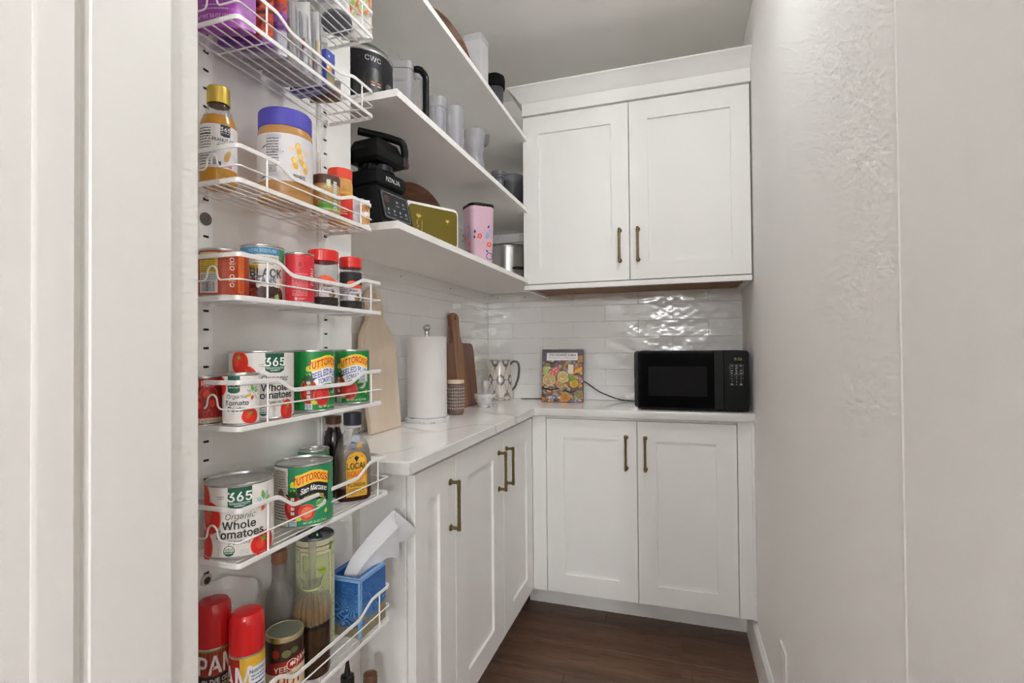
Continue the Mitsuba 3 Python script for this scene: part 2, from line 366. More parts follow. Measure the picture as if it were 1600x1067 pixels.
# ------------------------------------------------------------------ lamps out of view, placed to light the pantry
ZC = 2.385
for where, (lx, ly, lz), lr, power in UNSEEN_LAMPS:
    em = {'type': 'area', 'radiance': rgb(np.array(LAMP_TINT) * power)}
    if where == 'pantry':  # out of view overhead, brightens shelves, rack and counter
        lamp = thing('ceiling_light', 'unseen white flush dome light on the pantry ceiling', 'ceiling light')
        put('frame', lathe([(lr + .004, -.012), (lr + .012, -.012), (lr + .012, 0), (0, 0)], 48, at=(lx, ly, lz - .0005)), WIRE, lamp)
        t = np.linspace(-math.pi / 2, 0, 12)
        scene[lamp + '__shade'] = mikit.ply(lathe([(lr * math.cos(a) if a > -1.57 else 0, -.012 + .07 * math.sin(a)) for a in t], 48, at=(lx, ly, lz)), TRIM, smooth=True, emitter=em)
    else:  # out of view behind the camera, lights cabinets, tiles and left run
        lamp = thing('pendant_lamp', {'hall': 'unseen opal globe pendant lamp nearest to the pantry opening', 'room': 'unseen opal globe pendant lamp further back in the outer room'}[where], 'lamp')
        put('canopy', lathe([(.02, -.02), (.05, -.012), (.05, 0), (0, 0)], 32, at=(lx, ly, ZC - .0005)), BRASS, lamp)
        put('cord', tube([(lx, ly, ZC - .015), (lx, ly, lz + lr)], .004, 8), SATIN, lamp, col=(30, 30, 30))
        t = np.linspace(-math.pi / 2, math.pi / 2, 25)
        scene[lamp + '__shade'] = mikit.ply(lathe([(lr * math.cos(a) if abs(a) < 1.57 else 0, lr * math.sin(a)) for a in t], 48, at=(lx, ly, lz)), TRIM, smooth=True, emitter=em)

# ------------------------------------------------------------------ the setting
XR, YB, XL = 0.2668, 2.381, -0.906
put('floor', box(-1.0, 2.7, -4.3, 2.5, -.05, -.003, 0), FLOOR); struct('floor', label='dark brown wood plank floor')
for row in range(-3, 12):
    y0 = 1.975 + .1836 * (row - 9); j0 = .035 + .43 * (row - 8)
    for k in range(-6, 7):
        a, b = max(-.72, j0 + 1.2 * k), min(XR - .002, j0 + 1.2 * (k + 1))
        if b - a > .03 and y0 > -.1: put('plank', box(a + .0006, b - .0006, y0 + .0006, y0 + .1830, -.003, random.uniform(-.0003, .0003), .0012), FLOOR, 'floor', smooth=False)
put('ceiling', box(-1.0, 2.7, -4.3, 2.5, ZC, ZC + .06, 0), CEIL); struct('ceiling', label='white textured ceiling')
put('wall_back', box(-1.0, .4, YB, 2.5, 0, ZC, 0), WALL); struct('wall_back', label='white wall behind the counter, its lower half tiled')
put('wall_left', box(-1.0, XL, .99, 2.5, 0, ZC, 0), WALL); struct('wall_left', label='white wall behind the open shelves, its lower half tiled')
put('wall_right', cat_(box(XR, .37, .40, 2.5, 0, ZC, .004)), WALL); struct('wall_right', label='bare off white wall with light orange peel texture')
put('wall_rack', cat_(box(-1.0, -.73, .49, .985, 0, ZC, .003), box(-1.0, -.73, .98, 1.048, 0, .88, 0)), WALL); struct('wall_rack', label='short white wall behind the open pantry door')
put('wall_front', box(-.73, -.574, -4.3, .4885, 0, ZC, .004), WALL); struct('wall_front', label='off white wall corner left of the pantry opening')
put('wall_outer', box(.37, 2.7, .40, .52, 0, ZC, 0), WALL); struct('wall_outer', label='wall beside the pantry opening')
put('wall_side', box(2.6, 2.7, -4.3, .42, 0, ZC, 0), WALL); struct('wall_side', label='side wall of the outer room')
DARKW = mat('mat_dark_wall', two(prin((0.035, 0.030, 0.027), 0.5, 0.3)))
put('wall_far', box(-.6, 2.7, -4.3, -4.2, 0, ZC, 0), WALL); struct('wall_far', label='unseen pale end wall of the outer room')  # out of view, pale so it bounces light towards the pantry
sb = thing('sideboard', 'unseen dark brown cabinet along the end wall, darkens the microwave reflection', 'sideboard')  # out of view, keeps the reflection in the microwave door dark
put('body', box(-.57, 2.55, -4.19, -3.8, .08, 1.05, .003), DARKW, sb); put('top', box(-.572, 2.56, -4.19, -3.78, 1.05, 1.08, .003), DARKW, sb); put('plinth', box(-.55, 2.5, -4.18, -3.83, 0, .08, 0), DARKW, sb)
for q in range(5): put('door', box(-.55 + .62 * q, .05 + .62 * q, -3.8, -3.782, .10, 1.03, .003), DARKW, sb)
# glossy hand-made tiles, one by one
rt = random.Random(3)
ZJ = [.9165, .983, 1.0585, 1.134, 1.2075, 1.282, 1.3575, 1.4305]
def tile(parent, wall, a, b, z0, z1):
    d, g = rt.uniform(-.0004, .0004), .0005
    if wall == 'back': m = box(a + g, b - g, YB - .006 + d, YB + .001, z0 + g, z1 - g, .0009)
    else: m = box(XL - .001, XL + .006 + d, a + g, b - g, z0 + g, z1 - g, .0009)
    t = trimesh.transformations.rotation_matrix(rt.uniform(-.0025, .0025), [0, 0, 1], m.centroid) @ trimesh.transformations.rotation_matrix(rt.uniform(-.004, .004), [1, 0, 0] if wall == 'back' else [0, 1, 0], m.centroid)
    m.apply_transform(t); put('tile', m, TILE, parent, smooth=False)
put('grout', box(-.9, XR, YB - .0050, YB + .001, .9145, 1.43, 0), GROUT, 'wall_back')
put('grout', box(XL - .001, XL + .0050, .99, YB, .9145, 1.43, 0), GROUT, 'wall_left')
for i, (z0, z1) in enumerate(zip(ZJ[:-1], ZJ[1:])):
    for wall, lo, hi, off in (('back', XL + .006, XR, (.1315, -.018)[i % 2]), ('left', .99, YB - .006, (2.20, 2.05)[i % 2])):
        k0 = math.floor((lo - off) / .30); xs = [lo] + [off + .30 * k for k in range(k0, k0 + 9) if lo + .02 < off + .30 * k < hi - .02] + [hi]
        for a, b in zip(xs[:-1], xs[1:]): tile('wall_' + wall, wall, a, b, z0, z1)
# baseboard, casings, jambs
def prism_y(pts, y0, y1):
    """profile in (x, z) swept along y"""
    m = trimesh.creation.extrude_polygon(sg.Polygon(pts), y1 - y0, engine='earcut')
    m.apply_transform(frame((0, y1, 0), (1, 0, 0), (0, 0, 1), (0, -1, 0))); return m
def prism_z(pts, z0, z1):
    m = trimesh.creation.extrude_polygon(sg.Polygon(pts), z1 - z0, engine='earcut'); m.apply_translation([0, 0, z0]); return m
put('baseboard_right', prism_y([(.2535, 0), (XR + .002, 0), (XR + .002, .1430), (.2640, .1430), (.2590, .1375), (.2535, .129)], .753, 2.262), TRIM); struct('baseboard_right', label='white baseboard at the foot of the right wall')
put('trim_1', prism_z([(.2655, .752), (.2655, .592), (.2648, .590), (.2646, .575), (.2650, .560), (.2651, .546), (.2656, .543), (.2658, .395), (.30, .395), (.30, .752)], 0, ZC), TRIM); struct('trim_1', label='smooth white jamb boards at the near end of the right wall')
put('caulk_seam', prism_z([(.2666 + .0026 * math.cos(t), .7525 + .0036 * math.sin(t)) for t in np.linspace(0, 2 * math.pi, 12, endpoint=False)], 0, ZC), TRIM, 'trim_1')
put('trim_2', prism_z([(-.576, .3525), (-.5615, .3525), (-.560, .354), (-.560, .4385), (-.562, .4405), (-.576, .4405)], 0, 2.2), TRIM); struct('trim_2', label='flat white door casing at the left edge')
put('door_2', box(-.60, -.5625, -.45, .3393, .01, 2.15, 0), TRIM); struct('door_2', label='white panel door at the far left edge')
put('stile', prism_z([(-.565, .3393), (-.561, .3393), (-.560, .3383), (-.560, .3150), (-.5607, .3130), (-.5602, .3090), (-.5618, .3050), (-.565, .3050)], .01, 2.15), TRIM, 'door_2')

# the open pantry door that carries the rack
dr_ = box(-.722, -.690, .497, .966, .01, 2.06, .002)
pk = box(-.696, -.66, .6125, .8575, .22, 1.95, 0)
dm = m3.Manifold(m3.Mesh(np.array(dr_.vertices, np.float32), np.array(dr_.faces, np.uint32))) - m3.Manifold(m3.Mesh(np.array(pk.vertices, np.float32), np.array(pk.faces, np.uint32)))
put('door_1', dm, CAB); struct('door_1', label='white pantry door folded open, the storage rack on its face')
put('panel', box(-.698, -.6945, .6145, .8555, .222, 1.948, .001), CAB, 'door_1')
for zz in (.42, 1.577, 1.9): put('hinge_pin', lathe([(0, 0), (.003, .001), (.003, .03), (0, .031)], 12, at=(-.6915, .8578, zz - .015)), CAB, 'door_1')

# ------------------------------------------------------------------ cabinets
def mani(m): return m3.Manifold(m3.Mesh(np.array(m.vertices, np.float32), np.array(m.faces, np.uint32)))
def shaker(cab, side, plane, a0, a1, z0, z1, p0, p1, q0, q1, pull=None, pz=(.679, .8085)):
    """a door of the cabinet; side 'x' = faces +x (plane is x), 'y' = faces -y. p, q: the recessed panel"""
    def bx(u0, u1, d0, d1, w0, w1, b): return box(plane - d1, plane - d0, u0, u1, w0, w1, b) if side == 'x' else box(u0, u1, plane + d0, plane + d1, w0, w1, b)
    slab = mani(bx(a0, a1, 0, .0215, z0, z1, .0016)); hole = bx(p0, p1, -.01, .0085, q0, q1, 0)
    key = put('door', slab - mani(hole), CAB, cab, smooth=25)
    put('panel', bx(p0 + .0004, p1 - .0004, .0080, .0105, q0 + .0004, q1 - .0004, .0006), CAB, key)
    if pull is not None:
        out = (lambda d, u, z: (plane + d, u, z)) if side == 'x' else (lambda d, u, z: (u, plane - d, z))
        zz0, zz1 = pz
        M = []
        for z in (zz0 + .004, zz1 - .004):
            ax = frame(out(0, pull, z), (0, 0, 1), (0, 1, 0) if side == 'x' else (1, 0, 0), out(1, 0, 0) if side == 'x' else (0, -1, 0))
            if side == 'x': ax[:3, 2] = (1, 0, 0); ax[:3, 0] = (0, 1, 0); ax[:3, 1] = (0, 0, 1)
            else: ax[:3, 2] = (0, -1, 0); ax[:3, 0] = (1, 0, 0); ax[:3, 1] = (0, 0, 1)
            q = lathe([(0, -.001), (.0085, -.001), (.0085, .0035), (.0070, .0048), (.0046, .0062), (.0044, .0245), (0, .0245)], 20); q.apply_transform(ax); M.append(q)
        b0, b1 = out(.0262, pull, zz0 - .002), out(.0262, pull, zz1 + .002)
        P = np.linspace(b0, b1, 9); M.append(tube(P, [.0052, .0052, .0046, .0046, .0046, .0046, .0046, .0052, .0052], 12))
        put('handle', cat_(*M), BRASS, key, label='antique brass bar handle', smooth=40)
    return key
ZD0, ZD1, Q0, Q1 = .1552, .8685, .2305, .7925
XF, YF = -.5837, 2.0544
c1 = thing('base_cabinet', 'white two door base cabinet under the microwave, against the back wall', 'cabinet')
put('body', box(-.59, XR - .0005, YF + .0225, 2.375, ZD0, .882, 0), CAB, c1)
put('toe_kick', box(-.66, XR - .013, 2.262, 2.28, 0, ZD0, 0), CAB, c1)
put('filler', box(-.5835, -.5245, YF, YF + .022, ZD0, .8825, .001), CAB, c1); put('filler', box(.2085, XR - .0006, YF, YF + .022, ZD0, .8825, .001), CAB, c1)
put('scribe_molding', box(.2545, XR - .0004, YF - .006, YF, ZD0, .8825, .002), CAB, c1)
shaker(c1, 'y', YF, -.5225, -.1565, ZD0, ZD1, -.4490, -.2290, Q0, Q1, -.1975)
shaker(c1, 'y', YF, -.1545, .2065, ZD0, ZD1, -.0815, .1335, Q0, Q1, -.1240)
c2 = thing('base_cabinet', 'white single door base cabinet at the open end of the left counter', 'cabinet')
put('body', box(-.899, XF - .0232, 1.0495, 1.277, ZD0, .882, .001), CAB, c2); put('toe_kick', box(-.705, -.69, 1.06, 1.277, 0, ZD0, 0), CAB, c2)
shaker(c2, 'x', XF, 1.0535, 1.2765, ZD0, ZD1, 1.1190, 1.1840, Q0, Q1, 1.2440)
c3 = thing('base_cabinet', 'white two door base cabinet along the left wall, next to the corner', 'cabinet')
put('body', box(-.899, XF - .0232, 1.2775, 2.07, ZD0, .882, 0), CAB, c3); put('toe_kick', box(-.705, -.69, 1.2775, 2.26, 0, ZD0, 0), CAB, c3)
shaker(c3, 'x', XF, 1.2790, 1.6815, ZD0, ZD1, 1.3635, 1.5820, Q0, Q1, 1.6320)
shaker(c3, 'x', XF, 1.6840, 2.0530, ZD0, ZD1, 1.7800, 1.9700, Q0, Q1, 1.7135)
ct = sg.Polygon([(-.9, .985), (-.5615, .985), (-.5615, 2.0229), (XR, 2.0229), (XR, 2.3745), (-.9, 2.3745)])
ct = ct.buffer(-.004).buffer(.004, quad_segs=6)
k = thing('countertop', 'L shaped white quartz countertop with faint grey veins', 'countertop')
put(k, extrude(ct, .0315, frame((0, 0, .8825), (1, 0, 0), (0, 1, 0), (0, 0, 1)), .0035), COUNTER, smooth=40)

u = thing('wall_cabinet', 'white two door wall cabinet with crown molding, above the microwave', 'cabinet')
XU, YU = -.602, 2.0148
put('body', cat_(box(XU, XR - .005, YU + .0225, 2.380, 1.419, 2.176, 0), box(XU, XU + .016, YU + .0225, 2.380, 1.4005, 1.42, 0), box(XR - .021, XR - .005, YU + .0225, 2.380, 1.4005, 1.42, 0)), CAB, u)
put('bottom_panel', box(XU + .016, XR - .021, YU + .02, 2.3805, 1.4125, 1.4195, 0), WOODU, u, label='brown wooden underside')
put('light_rail', box(XU, XR - .005, YU + .001, YU + .0225, 1.4005, 1.4205, .001), CAB, u)
put('frieze', box(XU - .0035, XR - .0012, YU - .0004, YU + .03, 2.1255, 2.178, .001), CAB, u)
shaker(u, 'y', YU, XU, -.1727, 1.4235, 2.1175, -.5350, -.2400, 1.4890, 2.0430, -.2090, (1.4955, 1.6205))
shaker(u, 'y', YU, -.1702, .2605, 1.4235, 2.1175, -.1000, .1950, 1.4890, 2.0430, -.1395, (1.4955, 1.6205))
prof = [(0, 0), (.003, .0015), (.010, .010), (.024, .029), (.040, .045), (.046, .048), (.049, .051), (.049, .056), (0.0, .056)]
V, F = [], []
for o, z in prof:
    V += [(XR - .0008, YU - o, 2.1755 + z), (XU - .0045 - o, YU - o, 2.1755 + z), (XU - .0045 - o, 2.380, 2.1755 + z)]
for i in range(len(prof) - 1):
    for s in range(2): a = i * 3 + s; F += [(a, a + 3, a + 4), (a, a + 4, a + 1)]
put('crown_molding', trimesh.Trimesh(np.array(V), np.array(F), process=False), CAB, u, smooth=30)
put('top_panel', box(XU - .004, XR - .001, YU, 2.380, 2.2255, 2.2315, 0), CAB, u)

# ------------------------------------------------------------------ open shelves
SH = [(1.4291, 'lowest of the three white wall shelves on the left wall'), (1.7229, 'middle one of the three white wall shelves on the left wall'), (2.0175, 'topmost of the three white wall shelves on the left wall')]
for zs, lab in SH:
    s = thing('wall_shelf', lab, 'shelf')
    put('board', trimesh.creation.extrude_polygon(sg.Polygon([(XL, .985), (-.584, .985), (-.584, 2.012), (-.6065, 2.012), (-.6065, 2.380), (XL, 2.380)]), .0168, engine='earcut').apply_translation([0, 0, zs]), SHELFP, s, smooth=False)
    x_, y_ = XL + .0065, YB - .0065
    if zs > 1.5: x_, y_ = XL, YB
    put('cleat', box(x_, x_ + .016, 1.0, y_, zs - .042, zs, .0015), SHELFP, s); put('cleat', box(x_ + .016, -.607, y_ - .016, y_, zs - .042, zs, .0015), SHELFP, s)
    for yy in (1.12, 1.51, 1.90, 2.29):
        q = lathe([(0, -.0005), (.0032, -.0005), (.0028, .0006), (0, .0006)], 12); q.apply_transform(frame((x_ + .016, yy, zs - .022), (0, 1, 0), (0, 0, 1), (1, 0, 0))); put('screw', q, STEELD, s)
    for xx in (-.84, -.70):
        q = lathe([(0, -.0005), (.0032, -.0005), (.0028, .0006), (0, .0006)], 12); q.apply_transform(frame((xx, y_ - .016, zs - .022), (1, 0, 0), (0, 0, 1), (0, -1, 0))); put('screw', q, STEELD, s)
Z1, Z2, Z3 = (z + .0168 for z, _ in SH)

# ------------------------------------------------------------------ door rack: rails and wire baskets
for yc, lab in ((.5945, 'slotted white steel rail at the left end of the wire baskets'), (.8735, 'slotted white steel rail at the right end of the wire baskets')):
    r = thing('rack_rail', lab, 'rail')
    put('channel', box(-.692, -.6872, yc - .0125, yc + .0125, .25, 2.02, .001), WIRE, r)
    sl = box(-.6874, -.6867, yc - .0045, yc + .0045, -.0017, .0017, 0)
    for i in range(48):
        z = 1.6232 - .0286 * (i - 10)
        if .28 < z < 2.0: put('slot', move(sl, z=z), MATTE, r, col=(40, 38, 36), smooth=False)
    for z, hole in ((1.3642, 0), (.8122, 1)):
        q = lathe([(0, 0), (.0098, 0), (.0098, .0022), (.0085, .0032), (.0035, .0034), (.003, .0022), (0, .0022)], 28); q.apply_transform(frame((-.6876, yc - .0008, z), (0, 1, 0), (0, 0, 1), (1, 0, 0)))
        if yc < .7: put('screw_cap', q, MATTE, r, col=(96, 94, 90) if not hole else (186, 183, 174))
        if yc < .7 and hole:
            q = lathe([(0, 0), (.0055, 0), (.0055, .0038), (0, .0038)], 20); q.apply_transform(frame((-.6876, yc - .0008, z), (0, 1, 0), (0, 0, 1), (1, 0, 0))); put('screw_hole', q, MATTE, r, col=(58, 56, 54))
XB0, XB1, YN = -.680, -.575, .548
BASK = [(1.787, .881, .050, 'topmost white wire basket, cut by the upper edge of the photo'), (1.627, .879, .050, 'white wire basket packed with pouches and seasoning packets'), (1.3985, .873, .0485, 'white wire basket with the oil bottle and peanut butter jars'),
        (1.2345, .9055, .061, 'white wire basket with the beans can and two red lidded spice jars'), (1.0520, .9050, .065, 'white wire basket with tomato paste and two green tomato cans'), (.8640, .927, .0765, 'white wire basket with the large white tomato can and honey bottle'),
        (.6015, .930, .070, 'white wire basket with the spray cans and tissue box'), (.340, .945, .070, 'lowest white wire basket, only the bottle tops in it show')]
FLOORZ = []
for zb, yf, hi, lab in BASK:
    b = thing('wire_basket', lab, 'basket', 'white wire baskets of the door rack')
    mid, lo = hi * .43, hi * .72
    FLOORZ.append(zb + .0022)
    loop = fillet([(XB0, YN, zb), (XB1, YN, zb), (XB1, yf, zb), (XB0, yf, zb)], .008)
    put('base_band', ribbon(loop + [0, 0, .0005], .0072, .0022), WIRE, b)
    put('rim', ribbon(fillet([(XB0, YN, zb + hi), (XB1, YN, zb + hi), (XB1, .622, zb + hi), (XB1, .652, zb + lo), (XB1, yf - .105, zb + lo), (XB1, yf - .065, zb + hi), (XB1, yf, zb + hi), (XB0, yf, zb + hi)], .008), .0066, .0022), WIRE, b)
    mw = fillet([(XB0, YN, zb + mid), (-.636, YN, zb + mid), (-.632, YN, zb + mid + .004), (-.630, YN, zb + mid + .016), (-.622, YN, zb + mid + .0215), (-.614, YN, zb + mid + .016), (-.612, YN, zb + mid + .004), (-.608, YN, zb + mid), (XB1, YN, zb + mid), (XB1, yf, zb + mid), (XB0, yf, zb + mid)], .006, 4)
    put('middle_wire', tube(mw, .0014, 6), WIRE, b, smooth=True)
    for yy in (.601, yf - .038):
        put('post', tube([(XB1 - .0006, yy, zb), (XB1 - .0006, yy, zb + hi)], .0016, 6), WIRE, b, smooth=True)
    for xx in (-.592, -.609, -.626, -.643, -.660): put('floor_wire', tube([(xx, YN, zb), (xx, yf, zb)], .0013, 6), WIRE, b, smooth=True)
    for yy in (.608, .735, yf - .045): put('cross_wire', tube([(XB0, yy, zb - .0022), (XB1, yy, zb - .0022)], .0013, 6), WIRE, b, smooth=True)
    put('back_wire', tube([(XB0, YN, zb), (XB0, yf, zb)], .0018, 6), WIRE, b, smooth=True)
    put('back_wire', tube([(XB0, YN, zb + hi), (XB0, yf, zb + hi)], .0018, 6), WIRE, b, smooth=True)
    for yy in (.5945, .8735):
        for za, zc in ((zb - .004, zb + .008), (zb + hi - .004, zb + hi + .004)): put('hook', box(-.6868, XB0 + .001, yy - .002, yy + .002, za, zc, .0006), WIRE, b)

# ------------------------------------------------------------------ things on the countertop
ZT = .914
def leaning(name, outline, holes, label, cat, m, x0, y0, ztop, xtop, th, part='board'):
    """board standing on the counter with its top against the left wall; outline in (across = +y, up)"""
    L = math.hypot(ztop - ZT, xtop - x0); s, c = (xtop - x0) / L, (ztop - ZT) / L
    k = thing(name, label, cat)
    poly = sg.Polygon(outline).buffer(-.006).buffer(.006, quad_segs=5)
    M = frame((x0, y0, ZT), (0, 1, 0), (s, 0, c), (c, 0, -s)); dz = th * -s
    if dz < 0: M[2, 3] += -dz
    b = extrude(poly, th, None, .0035)
    if holes:
        h = extrude(holes, th + .02, frame((0, 0, -.01), (1, 0, 0), (0, 1, 0), (0, 0, 1)))
        bm = mani(b) - mani(h); q = bm.to_mesh(); b = trimesh.Trimesh(np.array(q.vert_properties[:, :3]), np.array(q.tri_verts), process=False)
    b.apply_transform(M); b.apply_translation([0, 0, ZT - b.vertices[:, 2].min()])
    put(part, b, m, k, smooth=35); return k
def sym(P): return [(a, t) for a, t in P] + [(-a, t) for a, t in P[::-1]]
arc = [(.040 * math.cos(t), .401 + .036 * math.sin(t)) for t in np.linspace(0, math.pi / 2, 7)]
leaning('cutting_board', sym([(.081, 0), (.086, .10), (.092, .22), (.0915, .262), (.084, .292), (.064, .318), (.044, .336), (.0385, .355), (.0395, .385)] + arc), sa.translate(sa.scale(sg.Point(0, 0).buffer(1, quad_segs=8), .0125, .019), 0, .402),
        'pale blond wood paddle cutting board with a hole in its handle, leaning on the wall', 'cutting board', WOODL, -.852, 1.345, 1.349, -.897, .017)
leaning('cutting_board', sym([(.172, 0), (.172, .235), (.165, .263), (.150, .270), (.062, .270), (.046, .278), (.039, .300), (.036, .34), (.041, .37), (.040, .380), (.030, .3925), (.012, .396)]), sa.translate(sa.scale(sg.Point(0, 0).buffer(1, quad_segs=6), .007, .010), 0, .374),
        'dark striped acacia cutting board with a straight handle, behind the patterned candle glass', 'cutting board', WOODD, -.858, 1.928, 1.305, -.893, .016)

# paper towel roll on its holder
tw = thing('paper_towel_holder', 'marble paper towel holder with a steel rod and ball finial', 'paper towel holder')
X, Y = -.818, 1.567
put('base', lathe([(0, ZT), (.0735, ZT), (.0755, ZT + .004), (.0755, ZT + .013), (.0725, ZT + .0165), (0, ZT + .017)], 56, at=(X, Y, 0)), STONE, tw)
put('rod', lathe([(0, ZT + .017), (.0065, ZT + .017), (.0065, 1.213), (.0098, 1.214), (.0098, 1.221), (0, 1.2212)], 20, at=(X, Y, 0)), STEEL, tw)
put('finial', lathe([(0, 1.2205), (.006, 1.2207), (.0115, 1.226), (.0135, 1.2325), (.0122, 1.239), (.0075, 1.2442), (0, 1.2462)], 24, at=(X, Y, 0)), STEEL, tw)
put(thing('paper_towel_roll', 'thick white paper towel roll standing on the marble holder', 'paper towel'), lathe([(.019, ZT + .0175), (.066, ZT + .0175), (.0672, ZT + .019), (.0672, 1.2005), (.066, 1.2025), (.021, 1.2025), (.019, 1.201), (.019, ZT + .0175)], 64, at=(X, Y, 0)), PAPER)

# candle in a pressed glass tumbler
cd = thing('candle', 'pressed glass candle jar with a pale wooden lid, beside the paper towel roll', 'candle')
X, Y = -.797, 1.757
dm_ = lambda t, r, z: 1 + .09 * max(0, math.sin(11 * t + (z - ZT) * 260) * math.sin(11 * t - (z - ZT) * 260)) if .93 < z < 1.022 else 1
tm = lathe([(0, ZT), (.026, ZT), (.0285, ZT + .003), (.0295, ZT + .012)] + [(.0300, z) for z in np.linspace(.929, 1.022, 60)] + [(.0305, 1.030), (.0, 1.030)], 132, dm_)
q = np.clip((np.hypot(tm.vertices[:, 0], tm.vertices[:, 1]) / .0300 - 1) / .05, 0, 1)[:, None] * ((tm.vertices[:, 2] > .93) & (tm.vertices[:, 2] < 1.022))[:, None]  # shade of the recesses painted into vertex colours, raised facets lighter
put('tumbler', move(tm, X, Y), GLOSS, cd, col=lin(112, 92, 84) * (1 - q) + lin(186, 178, 172) * q, smooth=True)
put('lid', lathe([(0, 1.030), (.0305, 1.030), (.0315, 1.0315), (.0315, 1.041), (.0305, 1.0425), (0, 1.0425)], 40, at=(X, Y, 0)), WOODL, cd)

# mortar and pestle
mo = thing('mortar', 'small white and grey marble mortar bowl in front of the patterned jug', 'mortar')
X, Y = -.772, 2.000
put('bowl', lathe([(0, ZT), (.0285, ZT), (.030, ZT + .003), (.027, ZT + .010), (.031, ZT + .014), (.041, ZT + .026), (.0462, ZT + .042), (.0475, ZT + .053), (.0462, ZT + .0555), (.0425, ZT + .053), (.034, ZT + .030), (.018, ZT + .019), (0, ZT + .017)], 48, at=(X, Y, 0)), STONE, mo)
pe = lathe([(0, 0), (.010, .0015), (.0145, .008), (.0135, .018), (.0095, .028), (.0088, .045), (.011, .058), (.0165, .068), (.0195, .077), (.018, .086), (.011, .0925), (0, .094)], 32)
pe.apply_transform(trimesh.transformations.rotation_matrix(.12, [.3, 1, 0])); pe.apply_translation([X - .004, Y, ZT + .0185])
put(thing('pestle', 'grey marble pestle standing in the small mortar bowl', 'pestle'), pe, STONE)

# patterned jug
jg = thing('pitcher', 'cream ceramic jug with a dark grey ogee pattern and slim handle, in the counter corner', 'pitcher')
X, Y, RJ, HJ = -.812, 2.298, .0585, .193
jp = [(0, 0), (.052, 0), (.0560, .003), (.0588, .012), (.0598, .03), (.0585, .06), (.0555, .10), (.0525, .14), (.0508, .165), (.0512, .18), (.0530, .193), (.0508, .1945), (.0488, .18), (.0500, .16), (.0552, .06), (.050, .012), (0, .008)]
ad = facing(X, Y); sp = ad - 1.62
jm = lathe(jp, 72, at=(0, 0, 0)); v = jm.vertices.copy(); a = np.arctan2(v[:, 1], v[:, 0]); w = np.exp(-((np.angle(np.exp(1j * (a - sp)))) / .33) ** 2) * np.clip((v[:, 2] - .10) / .09, 0, 1) ** 1.5
v[:, 0] += .020 * w * math.cos(sp); v[:, 1] += .020 * w * math.sin(sp); jm = trimesh.Trimesh(v + [X, Y, ZT], jm.faces, process=False)
put('body', jm, GLOSS, jg, col=(232, 226, 214), smooth=45)
P = Print(); GR = (112, 107, 108)
rj = lambda z: float(np.interp(z, [t for _, t in jp[2:11]], [q for q, _ in jp[2:11]]))
for cu, cv in ((.005, .098), (.067, .098), (-.057, .098), (-.026, .183), (.036, .183), (-.026, .013), (.036, .013)):
    lim = sg.box(-1, .003, 1, .190); c_ = sg.Point(cu, cv)
    dia = sg.Polygon([(cu + .021 * math.copysign(abs(math.cos(t)) ** 1.15, math.cos(t)), cv + .026 * math.copysign(abs(math.sin(t)) ** 1.15, math.sin(t))) for t in np.linspace(0, 2 * math.pi, 40)])
    star = sa.translate(sa.scale(sg.Point(0, 0).buffer(1, quad_segs=3), .0028, .042), cu, cv).union(sa.translate(sa.scale(sg.Point(0, 0).buffer(1, quad_segs=3), .034, .0022), cu, cv))
    P.poly(dia.union(star).difference(c_.buffer(.0115)).intersection(lim), GR, 1); P.poly(c_.buffer(.0165).difference(c_.buffer(.0140)).intersection(lim), (168, 162, 156), 2)
for s_ in (-1, 1):
    for cu in (.005, .067, -.057):
        us = np.linspace(.012, .031, 9)
        for up in (-1, 1): P.pts([(cu + s_ * u, .098 + up * (.010 + .070 * ((u - .012) / .019) ** 1.7)) for u in us] + [(cu + s_ * (u + .0022), .098 + up * (.010 + .070 * ((u - .012) / .019) ** 1.7)) for u in us[::-1]], (150, 144, 140), 1)
P.rect(-.08, .1885, .09, .1915, GR, 2)
put_print('pattern', P.on_cyl(X, Y, ZT, RJ, ad, rfun=rj), jg, GLOSS, 'dark grey ogee pattern')
hd = np.array([math.cos(ad + 1.5), math.sin(ad + 1.5), 0]); o = np.array([X, Y, ZT])
put('handle', tube(fillet([o + hd * .050 + [0, 0, .168], o + hd * .066 + [0, 0, .186], o + hd * .086 + [0, 0, .182], o + hd * .094 + [0, 0, .155], o + hd * .090 + [0, 0, .105], o + hd * .072 + [0, 0, .060], o + hd * .056 + [0, 0, .046]], .02, 6), .0052, 10), GLOSS, jg, col=(84, 82, 84), smooth=True)

# cookery book leaning on the tiles
bk = thing('book', 'hardback cookbook with a photo cover of snack boards, standing by the back wall', 'book')
bx0, bw, bh, lean = np.array([-.5925, 2.247, ZT]), .189, .2385, .09
U = np.array([1, .030, 0]); U /= np.linalg.norm(U); Vv = np.array([0, math.sin(lean), math.cos(lean)]); Nn = np.cross(U, Vv)
MB = frame(bx0 + Nn * 0, U, Vv, Nn)
def inbook(m): m = m.copy(); m.apply_transform(MB); return m
dzb = .024 * math.sin(lean)
pages = inbook(box(.003, bw - .003, .002, bh - .002, -.021, -.003, 0)); cov = [inbook(box(0, bw, 0, bh, -.003, 0, .0008)), inbook(box(0, bw, 0, bh, -.024, -.021, .0008)), inbook(box(0, .003, 0, bh, -.024, 0, .0008))]
for m in [pages] + cov: m.apply_translation([0, .0, -0.0])
lift = ZT - min(m.vertices[:, 2].min() for m in cov)
for m in [pages] + cov: m.apply_translation([0, 0, lift])
put('cover', cat_(*cov), SATIN, bk, col=(120, 104, 88)); put('pages', pages, MATTE, bk, col=(225, 219, 205))
P = Print(); P.strip = 5; r = random.Random(5); clip = sg.box(0.001, .001, bw - .001, bh - .001)
P.rect(.001, .001, bw - .001, bh - .001, (92, 84, 92))
